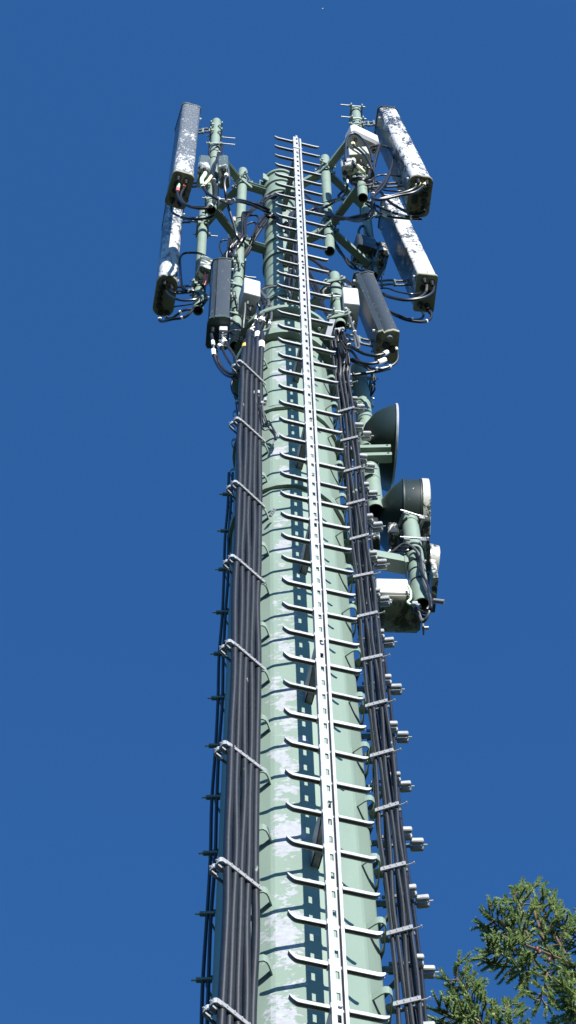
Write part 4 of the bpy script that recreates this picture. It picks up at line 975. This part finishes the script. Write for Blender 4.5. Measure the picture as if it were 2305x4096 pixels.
# lower right antenna
jumper('long black cable from the two front sockets of the lower right antenna, lower', [('d', 1325, 560, 5.4), ('d', 1310, 610, 5.4), ('d', 1240, 650, 5.4), ('d', 1120, 668, 5.4), ('d', 1000, 652, 5.4), ('d', 905, 615, 5.4)], .010)
jumper('long black cable from the two front sockets of the lower right antenna, upper', [('d', 1270, 545, 5.4), ('d', 1262, 600, 5.4), ('d', 1210, 648, 5.4), ('d', 1120, 662, 5.4), ('d', 1000, 645, 5.4), ('d', 905, 608, 5.4)], .009, end=((0, .2, MKg, 1.05),))
jumper('thin black lead to the lower right antenna bracket', [('d', 905, 575, 5.4), ('d', 960, 575, 5.4), ('d', 1050, 605, 5.4), ('d', 1150, 620, 5.4), ('d', 1220, 612, 5.42)], .006)
jumper('black cable from the rearmost socket of the lower right antenna', [('d', 1300, 760, 5.56), ('d', 1300, 810, 5.56), ('d', 1240, 838, 5.55), ('d', 1120, 825, 5.53), ('d', 1030, 790, 5.5), ('d', 965, 755, 5.45)], .010, ties=(.35,))
jumper('black cable from the second rear socket of the lower right antenna', [('d', 1235, 750, 5.55), ('d', 1240, 800, 5.55), ('d', 1190, 822, 5.54), ('d', 1100, 808, 5.52), ('d', 1020, 775, 5.48), ('d', 965, 752, 5.45)], .009, ties=(.5,))
# dark right antenna
jumper('black cable with a white sleeve entering the dark right antenna', [('r', 1130, 1490, 5.12), ('r', 1050, 1530, 5.12), ('r', 900, 1555, 5.12), ('r', 720, 1520, 5.12), ('r', 560, 1440, 5.12), ('r', 440, 1370, 5.12), ('r', 370, 1290, 5.12)], .010, end=((0, .16, MT, 1.6),), ties=(.85,))
jumper('black cable with a broad white sleeve entering the dark right antenna', [('r', 1090, 1630, 5.14), ('r', 960, 1680, 5.14), ('r', 800, 1700, 5.14), ('r', 640, 1670, 5.14), ('r', 520, 1620, 5.14), ('r', 420, 1610, 5.14)], .009, end=((0, .22, MT, 2.0),))
jumper('black cable running round the back of the dark right antenna', [('r', 1290, 1400, 5.12), ('r', 1320, 1500, 5.13), ('r', 1310, 1640, 5.15), ('r', 1200, 1740, 5.16), ('r', 1000, 1790, 5.16), ('r', 820, 1770, 5.16), ('r', 640, 1660, 5.15), ('r', 500, 1490, 5.14), ('r', 400, 1420, 5.13)], .008, end=((.02, .08, MYW, 1.1),), ties=(.4, .55))
jumper('thick black cable running left from the foot of the dark right antenna', [('r', 1180, 1780, 5.2), ('r', 1000, 1830, 5.2), ('r', 760, 1870, 5.2), ('r', 540, 1905, 5.2), ('g', 300, 265, 5.2)], .010)
jumper('grey cable hanging in a hairpin below the right white box', [('r', 375, 700, 5.04), ('r', 430, 820, 5.05), ('r', 480, 960, 5.06), ('r', 540, 1130, 5.07), ('r', 600, 1300, 5.08), ('r', 620, 1390, 5.08), ('r', 590, 1430, 5.08), ('r', 560, 1380, 5.08), ('r', 530, 1180, 5.08), ('r', 500, 1000, 5.07), ('r', 520, 940, 5.06)], .0085, MKg, end=((0, .03, MZ, 1.5),), ties=(.3,))
jumper('grey lead arching from the cables to the right pipe', [('d', 470, 640, 5.08), ('d', 455, 600, 5.06), ('d', 490, 572, 5.05), ('d', 560, 565, 5.03), ('d', 620, 580, 5.03), ('d', 650, 590, 5.05)], .008, MKg)
for k in range(3):
    jumper('thin black lead crossing over the top of the dish mast, %s from the left' % NTH[k], [('r', 420 + k * 30, 1600, 5.14), ('r', 560 + k * 20, 1680, 5.18), ('g', 400 + k * 30, 160, 5.22), ('g', 480 + k * 20, 240, 5.25), ('g', 530, 300 + k * 15, 5.28), ('g', 520, 400, 5.3), ('g', 490, 500, 5.35)], .006, group='thin leads over the dish mast')

# ------------------------------------------------------------------ earthing bars
def earth_bar(label, win, x0, y0, x1, y1, Y0, Y1, w_=.06, nb=8):
    a, b_ = at(win, x0, y0, Y0), at(win, x1, y1, Y1)
    t = thing('earthing_bar', label, 'metal bar', a); d = (b_ - a); X = d.normalized()
    obj('plate', MBd().box((a + b_) / 2, (d.length, .006, w_), X, None, UP), MA, t)
    nrm = UP.cross(X)
    for i in range(nb):
        p = a.lerp(b_, (i + .5) / nb)
        for k in (-1, 1):
            q = p + UP * (k * w_ * .32); obj('bolt', MBd().cyl(q - nrm * .014, q + nrm * .014, .006, 6), MZ, t)
    return t
earth_bar('pale bolted earthing plate slanting right of the ladder', 'r', 40, 1260, 140, 900, 5.05, 5.05, .035, 7)
earth_bar('small bolted earthing strip hanging left of the ladder', 'e', 520, 1100, 560, 980, 5.02, 5.00, .014, 5)
earth_bar('tiny cluster of earthing bolts on the second loop left of the ladder', 's', 1080, 2065, 1100, 2035, 5.02, 5.00, .014, 4)
for k in range(4):
    jumper('thin lead running from the thick cables to the earthing strip, %s from the left' % NTH[k], [('e', 380 + k * 12, 720 + k * 10, 4.98), ('e', 440, 830 + k * 25, 4.99), ('e', 490 + k * 6, 900 + k * 8, 5.0), ('e', 540 + k * 3, 990, 5.0), ('e', 555, 1040, 5.0)], .0045, group='thin leads to the earthing strip')

# ------------------------------------------------------------------ dish masts and dishes
MR1 = 0.0495
R1t, R1b = at('g', 360, 200, 5.46), at('h', 442, 575, 5.46)
R2t, R2b = at('h', 835, 655, 5.46), at('h', 985, 1665, 5.46)
m1_ = pipe('thick upright green dish mast right of the slim cables', R1t, R1b, MR1, (.905,))
obj('sleeve_joint', MBd().lathe([(MR1, .0), (MR1 + .005, 0), (MR1 + .006, .9), (MR1, .9)], on((R1t, R1b), at('g', 470, 860, 5.46).z) - UP * .9, UP, 28), MG, m1_)
m2_ = pipe('lower green dish mast with a coil of cable at its foot', R2t, R2b, MR1 - .003, (.33, .42, .22, .60))
for (y, yy) in ((1180, 0), (1265, 1)):
    z = at('g', 520, y, 5.46).z; c = on((R1t, R1b), z)
    obj('dish_arm', MBd().channel(c + Vector((-.075, -.06, 0)), c + Vector((.125, -.06, 0)), .05, .045, .006), MG, m1_)
    p = c + Vector((.105, -.06, 0)); obj('bolt', MBd().cyl(p - Vector((0, .03, -.0)), p + UP * .045, .006, 6).cyl(p + UP * .022, p + UP * .036, .012, 6), MG, m1_)
for (x, y) in ((0, 0.85), (0, 0.35)):
    c = R1b.lerp(R1t, y); obj('stand_off', MBd().channel(polar(96, rad(c.z) - .01, c.z), c - Vector((MR1, 0, 0)), .06, .06, .006), MG, m1_)
# clamp near the mast top
clamp_on(m1_, on((R1t, R1b), at('g', 400, 390, 5.46).z), MR1, Vector((1, .2, 0)), 2, .05)
# arm to the lower mast
a0 = at('h', 400, 1085, 5.40); z = a0.z - .04; c = on((R2t, R2b), at('h', 900, 1190, 5.46).z)
t = thing('outrigger_arm', 'stout green square arm reaching out to the lower dish mast', 'support arm', a0)
obj('arm', MBd().channel(polar(97, rad(c.z) - .01, c.z), c - Vector((MR1, 0, 0)), .075, .085, .008), MG, t)
obj('end_plate', MBd().box(c - Vector((MR1 + .006, 0, 0)), (.01, .09, .13)), MG, t)
clamp_on(m2_, on((R2t, R2b), at('h', 850, 725, 5.46).z), MR1, Vector((1, .35, 0)), 2, -.015, .9, MZd)
clamp_on(m2_, on((R2t, R2b), at('h', 900, 1010, 5.46).z), MR1, Vector((1, .1, 0)), 2, -.015, .9, MZd)
def dish(label, face_c, axis, R_, prof, rim, mat, rimmat):
    t = thing('dish_antenna', label, 'dish', face_c)
    obj('reflector', MBd().lathe([(r_ * R_, h) for r_, h in prof], face_c, axis, 48), mat, t)
    obj('rim', MBd().lathe([(R_ + a, h) for a, h in rim], face_c, axis, 48), rimmat, t)
    m_ = MBd(); m_.lathe([(0.0005, .012), (R_ * .6, .008), (R_ - .004, 0.0)], face_c, axis, 48); obj('radome', m_, MSPr, t)
    return t
# dish 1: shallow dish with a conical back, facing right and slightly away
ax1 = Vector((1, .10, 0.0)).normalized()
f1 = at('g', 738, 1060, 5.50)
dish('shallow dark green dish facing right beside the upper dish mast', f1, ax1, .262, [(1.0, 0), (.985, -.012), (.93, -.06), (.78, -.125), (.52, -.175), (.25, -.20), (.12, -.205), (.12, -.23), (0.001, -.23)], [(-.006, -.009), (.006, -.009), (.008, .0), (.006, .004), (-.006, .004)], MSP, MZ)
f2 = at('h', 1038, 705, 5.56)
ax2 = Vector((1, .06, 0.0)).normalized()
d2 = dish('drum shaped dark green dish antenna above the lower dish mast', f2, ax2, .243, [(.99, .0), (.99, -.135), (.975, -.145), (.80, -.20), (.52, -.255), (.22, -.285), (.2, -.31), (0.001, -.31)], [(-.006, -.038), (.006, -.038), (.006, .0), (-.004, .004)], MSP, MSPr)
for hh in (-.145, -.05):
    obj('hoop', MBd().lathe([(.239, hh), (.245, hh), (.245, hh + .008), (.239, hh + .008)], f2, ax2, 48), MSP, d2)
f3 = at('h', 1125, 1245, 5.60)
dish('small dish behind the lower dish mast, cream rim flaking', f3, Vector((1, .22, 0)).normalized(), .130, [(1.0, 0), (.98, -.02), (.8, -.05), (.45, -.075), (.1, -.08), (0.001, -.08)], [(-.006, -.05), (.004, -.05), (.004, .0), (-.004, .004)], MSP, MSPr)
# hub units on the back of the dishes
p = at('h', 650, 850, 5.50)
t = thing('feed_unit', 'flaking dark bracket between the drum dish and its mast', 'bracket', p)
obj('block', MBd().box(p, (.06, .10, .16), bev=.012), MRB, t); obj('arm', MBd().beam(p + Vector((.02, 0, .02)), on((R2t, R2b), p.z + .02), .03, .05), MRB, t)
p = at('h', 430, 830, 5.50)
t = thing('feed_unit', 'small cream box half hidden between the slim cables and drum dish', 'radio box', p)
obj('block', MBd().box(p, (.05, .08, .30), bev=.006), MRB, t)
# outdoor unit under the outrigger
z0 = at('h', 640, 1520, 5.46)
t = thing('outdoor_unit', 'broad white box with flaking dark sole below the outrigger arm', 'radio box', z0)
obj('casing', MBd().box(z0 + Vector((0, .085, .105)), (.175, .17, .20), X=(1, .05, 0), bev=.010), MW, t)
obj('sole', MBd().box(z0 + Vector((.032, .105, -.022)), (.225, .205, .05), X=(1, .05, 0), bev=.02), MAC, t)
obj('connector', MBd().cyl(at('h', 610, 1640, 5.46), at('h', 610, 1600, 5.46), .010, 10), MZ, t)
p = at('h', 1095, 1370, 5.60)
t = thing('mounting_plate', 'upright cream edged plate between lower dish mast and small dish', 'plate', p)
obj('plate', MBd().box(p, (.03, .20, .40), X=(1, .1, 0), bev=.003), MSPr, t)
p = at('h', 990, 1880, 5.62)
t = thing('tilt_bolt', 'small rusty bracket and bright bolt below the outdoor unit', 'bracket', p)
obj('plate', MBd().box(p, (.008, .05, .16)), MZd, t)
for v in (Vector((0, -.02, .03)), Vector((0, .02, 0))): obj('bolt', MBd().cyl(p + v, p + v + Vector((.03, 0, 0)), .010, 8), MZ, t)
p = at('h', 1115, 1605, 5.62); p_ = at('h', 1240, 1620, 5.62)
t = thing('drain_handle', 'stubby grey rod sticking out right of the lower dish mast', 'rod', p); obj('rod', MBd().tube([p, p_], .014, 10), MZd, t)
for k in range(3):
    o = k * 26
    jumper(('grey cable wound down the lower dish mast, innermost turn', 'black cable wound down the lower dish mast, middle turn', 'black cable wound down the lower dish mast, outermost turn')[k], [('h', 520 + o, 1085 - o / 3, 5.44), ('h', 640, 1035 - o, 5.42), ('h', 800, 985 + o / 2, 5.39), ('h', 920, 1010 - o / 2, 5.385), ('h', 985 - o / 2, 1120, 5.39), ('h', 980 - o / 2, 1260, 5.39), ('h', 1030 - o / 2, 1420, 5.39), ('h', 1090 - o / 2, 1560, 5.40), ('h', 1075 - o / 2, 1700, 5.42), ('h', 1000, 1800 - o / 2, 5.45), ('h', 920, 1770 - o / 2, 5.46), ('h', 895, 1700, 5.48)], .008, MKg if k == 0 else MKs, 'cables on the lower dish mast')
jumper('yellow green earth lead below the lower dish mast', [('h', 820, 1430, 5.44), ('h', 850, 1500, 5.43), ('h', 850, 1580, 5.42), ('h', 815, 1620, 5.42), ('h', 850, 1650, 5.42)], .006, MGT)
p = at('h', 900, 1640, 5.42)
t = thing('earthing_lug', 'bright bent metal lug at the foot of the lower dish mast', 'bracket', p); obj('lug', MBd().beam(p, at('h', 960, 1670, 5.41), .02, .012).box(p, (.03, .02, .035), bev=.004), MZ, t)
# lamp-like white sensor on the upper dish mast
p = at('g', 505, 580, 5.50)
t = thing('small_sensor', 'tiny white sensor clamped on the right of the upper dish mast', 'sensor', p); obj('body', MBd().cyl(p - UP * .05, p + UP * .05, .011, 10).box(p - Vector((.02, 0, 0)), (.03, .02, .02)), MW, t)

# ------------------------------------------------------------------ spruce
def spruce_mats():
    m, n, b = new_mat('spruce needles')
    oi = N(n, 'ShaderNodeNewGeometry')
    f = ramp(n, noise(n, pos(n), 9, 3), 0.3, 0.7)
    c = mix(n, f, (0.140, 0.225, 0.058), (0.270, 0.350, 0.108))
    c = mix(n, math_(n, 'MULTIPLY', oi.outputs['Random Per Island'], 0.4), c, (0.26, 0.35, 0.17))
    n.links.new(c, b.inputs['Base Color']); b.inputs['Roughness'].default_value = .45; b.inputs['Specular IOR Level'].default_value = .35
    tr = N(n, 'ShaderNodeBsdfTranslucent'); n.links.new(c, tr.inputs[0]); ms = N(n, 'ShaderNodeMixShader'); ms.inputs[0].default_value = .45
    n.links.new(b.outputs[0], ms.inputs[1]); n.links.new(tr.outputs[0], ms.inputs[2]); n.links.new(ms.outputs[0], n.nodes['Material Output'].inputs[0])
    return m
MN = spruce_mats()
MBK = simple('spruce bark', (0.13, 0.085, 0.055), .9, vary=.3, scale=20, bmp=.4)
MCO = simple('red brown cone', (0.09, 0.022, 0.016), .6, vary=.3, scale=60)
def shoot(vs, fs, p, d, L, rng, nn=70, wd=.0135, nw=.0024):
    """needles round a twig end, a bottle brush"""
    d = d.normalized(); u = d.orthogonal().normalized(); v = d.cross(u); L *= .85
    for i in range(nn):
        f = (i + rng.random()) / nn; a = rng.random() * 6.283
        base = p + d * (L * f)
        o = (u * math.cos(a) + v * math.sin(a))
        ln = wd * (0.8 + .4 * rng.random()) * (1 if f < .85 else 1 - (f - .85) * 1.2)
        tip = base + o * ln + d * ln * (.35 + .5 * f)
        s = d.cross(o) * nw
        k = len(vs); vs += [base - s, base + s, tip + s * .5, tip - s * .5]; fs.append((k, k + 1, k + 2, k + 3))
    k = len(vs)
    for q, r_ in ((p, .0055), (p + d * L * .5, .006), (p + d * L * .97, .0035)):
        for a in range(4): vs.append(q + (u * math.cos(a * 1.571) + v * math.sin(a * 1.571)) * r_)
    for j in (0, 4):
        for a in range(4): fs.append((k + j + a, k + j + (a + 1) % 4, k + j + 4 + (a + 1) % 4, k + j + 4 + a))
    fs.append((k + 8, k + 9, k + 10, k + 11))
def branch(tree, start, tip, rng, nsub=26, spread=.55, fine=1.0, dens=70, hang=.35, name='branch', width=None, up=.35):
    """a limb with side sprays, its needles one mesh under it"""
    vs, fs = [], []; wood = MBd()
    axis = tip - start; L = axis.length; A = axis.normalized(); S = A.cross(UP).normalized(); W = S.cross(A)
    mid = start.lerp(tip, .5) - UP * L * .05
    main = spline([start, mid, tip], 8)
    wood.tube(main, [max(.003, .018 * L * (1 - i / len(main)) * .6 + .003) for i in range(len(main))], 6)
    def pt(f):
        x = f * (len(main) - 1); i = min(len(main) - 2, int(x)); return main[i].lerp(main[i + 1], x - i)
    shoot(vs, fs, pt(.95), A + W * .35, .10, rng, dens)
    for i in range(nsub):
        f = .06 + .92 * ((i + rng.random() * .7) / nsub); side = -1 if i % 2 else 1
        ls = spread * (1.08 - f) ** .75 * (.7 + .5 * rng.random()) * min(1, .55 + f * 2)
        ls = max(ls, .08)
        base = pt(f)
        dirn = (A * (.75 + .3 * rng.random()) + S * side * (.9 + .3 * rng.random()) + W * (rng.uniform(-.45, .5) + up - hang * (1 - f))).normalized()
        tw = [base, base + dirn * ls * .5 - UP * ls * .05, base + dirn * ls + UP * ls * (.10 if f > .5 else -.12)]
        wood.tube(tw, [.005, .0035, .002], 5)
        ns = max(2, int(ls / .056 * fine))
        for j in range(ns):
            g = .1 + .9 * (j + rng.random() * .6) / ns; bp = (tw[0].lerp(tw[1], g * 2) if g < .5 else tw[1].lerp(tw[2], g * 2 - 1))
            sd = -1 if j % 2 else 1
            d2 = (dirn * .8 + dirn.cross(W).normalized() * sd * .8 + W * rng.uniform(-.7, .8) + A * .25 + UP * rng.uniform(-.1, .35)).normalized()
            shoot(vs, fs, bp, d2, (.06 + .045 * rng.random()), rng, int(dens * .8))
        shoot(vs, fs, tw[2] - dirn * .03, dirn + UP * .3, .09, rng, dens)
        # hanging twigs under older wood
        if f < .75 and rng.random() < hang * 1.6:
            h = ls * .5 * (.5 + rng.random()); b0 = tw[1]; e = b0 - UP * h + dirn * h * .2
            wood.tube([b0, e], [.003, .0015], 4)
            for j in range(max(2, int(h / .05))):
                shoot(vs, fs, b0.lerp(e, (j + .3) / max(2, int(h / .05))), (e - b0).normalized() + Vector((rng.uniform(-.6, .6), rng.uniform(-.6, .6), 0)), .07, rng, int(dens * .7))
    b_ = obj(name, wood, MBK, tree, origin=start)
    me = bpy.data.meshes.new('needles'); me.from_pydata([v - start for v in vs], [], fs); me.materials.append(MN)
    o = bpy.data.objects.new('needles', me); COL.objects.link(o); o.parent = b_; o['kind'] = 'stuff'
    return b_
rng = random.Random(5)
TX, TY, TH = 3.55, 7.9, 19.5
tree = thing('spruce_tree', 'spruce reaching in from the right edge with light green shoots', 'tree', (TX, TY, 0))
m_ = MBd(); m_.tube([(TX + .03 * math.sin(z * 1.3), TY + .03 * math.cos(z), z) for z in [0, .3, 2, 4, 6, 8, 10, 12, 14, 16, 18, TH]], [.26, .21, .18, .165, .15, .135, .115, .095, .075, .05, .025, .006], 12)
obj('trunk', m_, MBK, tree)
def T(x, y, Y): return at('t', x, y, Y)
# limbs in view
branch(tree, Vector((TX, TY, T(1450, 1250, 7.3).z - .35)), T(740, 820, 7.20), rng, 26, .40, 1.15, 85, .42, up=.1)
branch(tree, T(1150, 900, 7.32), T(975, 345, 7.25), rng, 15, .20, 1.15, 90, .0, up=.0)
branch(tree, T(1000, 850, 7.30), T(845, 430, 7.22), rng, 12, .17, 1.1, 90, .0, up=.0)
branch(tree, T(960, 900, 7.25), T(610, 660, 7.16), rng, 16, .17, 1.1, 90, .0, up=.05)
branch(tree, T(1000, 1000, 7.3), T(600, 985, 7.2), rng, 16, .17, 1.1, 90, .25, up=.0)
branch(tree, T(1350, 1000, 7.35), T(1120, 560, 7.3), rng, 12, .18, 1.1, 90, .1, up=.0)
branch(tree, Vector((TX, TY, T(1600, 900, 7.5).z)), T(1420, 560, 7.5), rng, 19, .34, 1.1, 85, .2, up=.1)
branch(tree, T(1620, 900, 7.5), T(1265, 740, 7.42), rng, 14, .18, 1.1, 90, .2, up=.05)
branch(tree, T(1700, 1400, 7.45), T(1200, 1080, 7.38), rng, 15, .20, 1.1, 85, .8, up=-.1)
branch(tree, T(1650, 1500, 7.42), T(1380, 1380, 7.40), rng, 14, .24, 1.1, 85, .9, up=-.1)
branch(tree, T(1050, 1000, 7.28), T(890, 1200, 7.3), rng, 9, .10, 1.1, 85, .1, up=-.3)
branch(tree, T(1180, 1150, 7.34), T(1100, 1480, 7.4), rng, 8, .08, 1.1, 85, .1, up=-.4)
branch(tree, T(1000, 2300, 7.2), T(370, 1400, 6.95), rng, 24, .26, 1.15, 85, .2, up=.0)
branch(tree, T(640, 1720, 7.0), T(150, 1570, 6.92), rng, 14, .15, 1.1, 85, .1, up=.0)
branch(tree, T(520, 1680, 6.98), T(290, 1190, 6.9), rng, 16, .13, 1.1, 90, .0, up=.0)
branch(tree, T(800, 1800, 7.0), T(770, 1480, 6.95), rng, 8, .11, 1.1, 90, .0, up=.0)
# the rest of the crown outside the picture
z = 3.2; k = 0
while z < TH - .5:
    for j in range(6):
        a = k * 2.39996; k += 1
        Lb = max(.35, 2.9 * (1 - z / (TH + 1.5)) ** .8)
        dx, dy = math.cos(a), math.sin(a)
        if dx < -.25:
            if 11.5 < z < 16: continue
            Lb = min(Lb, 1.0 / max(.3, -dx))
        s_ = Vector((TX, TY, z + rng.uniform(-.15, .15))); e = s_ + Vector((dx * Lb, dy * Lb, -Lb * .12 + .1))
        branch(tree, s_, e, rng, 18, .5, .55, 14, .3)
    z += .55
for (x, y) in ((640, 700), (1075, 945), (1100, 975), (410, 1225), (415, 1300), (265, 1290), (250, 1300), (495, 1350), (345, 1460), (1190, 1050), (652, 1590)):
    p = T(x, y, 6.95 if x < 700 and y > 1100 else 7.2)
    o = obj('cone', MBd().lathe([(.0005, -.02), (.007, -.015), (.011, 0), (.008, .012), (.0005, .018)], p, (.3, -.2, 1), 8), MYW if (x, y) == (652, 1590) else MCO, tree)

# ------------------------------------------------------------------ insect
p = at('s', 1291, 33, 2.2)
t = thing('flying_insect', 'tiny pale winged insect in the blue sky above the mast', 'insect', p)
dv = (at('s', 1297, 45, 2.2) - at('s', 1285, 22, 2.2)).normalized()
obj('body', MBd().tube([p - dv * .006, p - dv * .002, p + dv * .003, p + dv * .007], [.0004, .0011, .0010, .0003], 8), simple('brown insect body', (.25, .12, .09), .5), t)
for k in (-1, 1):
    s_ = dv.cross(_F).normalized() * k
    obj('wing', MBd().add([p + s_ * .0006, p + s_ * .0028 + dv * .002, p + s_ * .0026 + dv * .0075, p + s_ * .0008 + dv * .006], [(0, 1, 2, 3)]), MT, t)
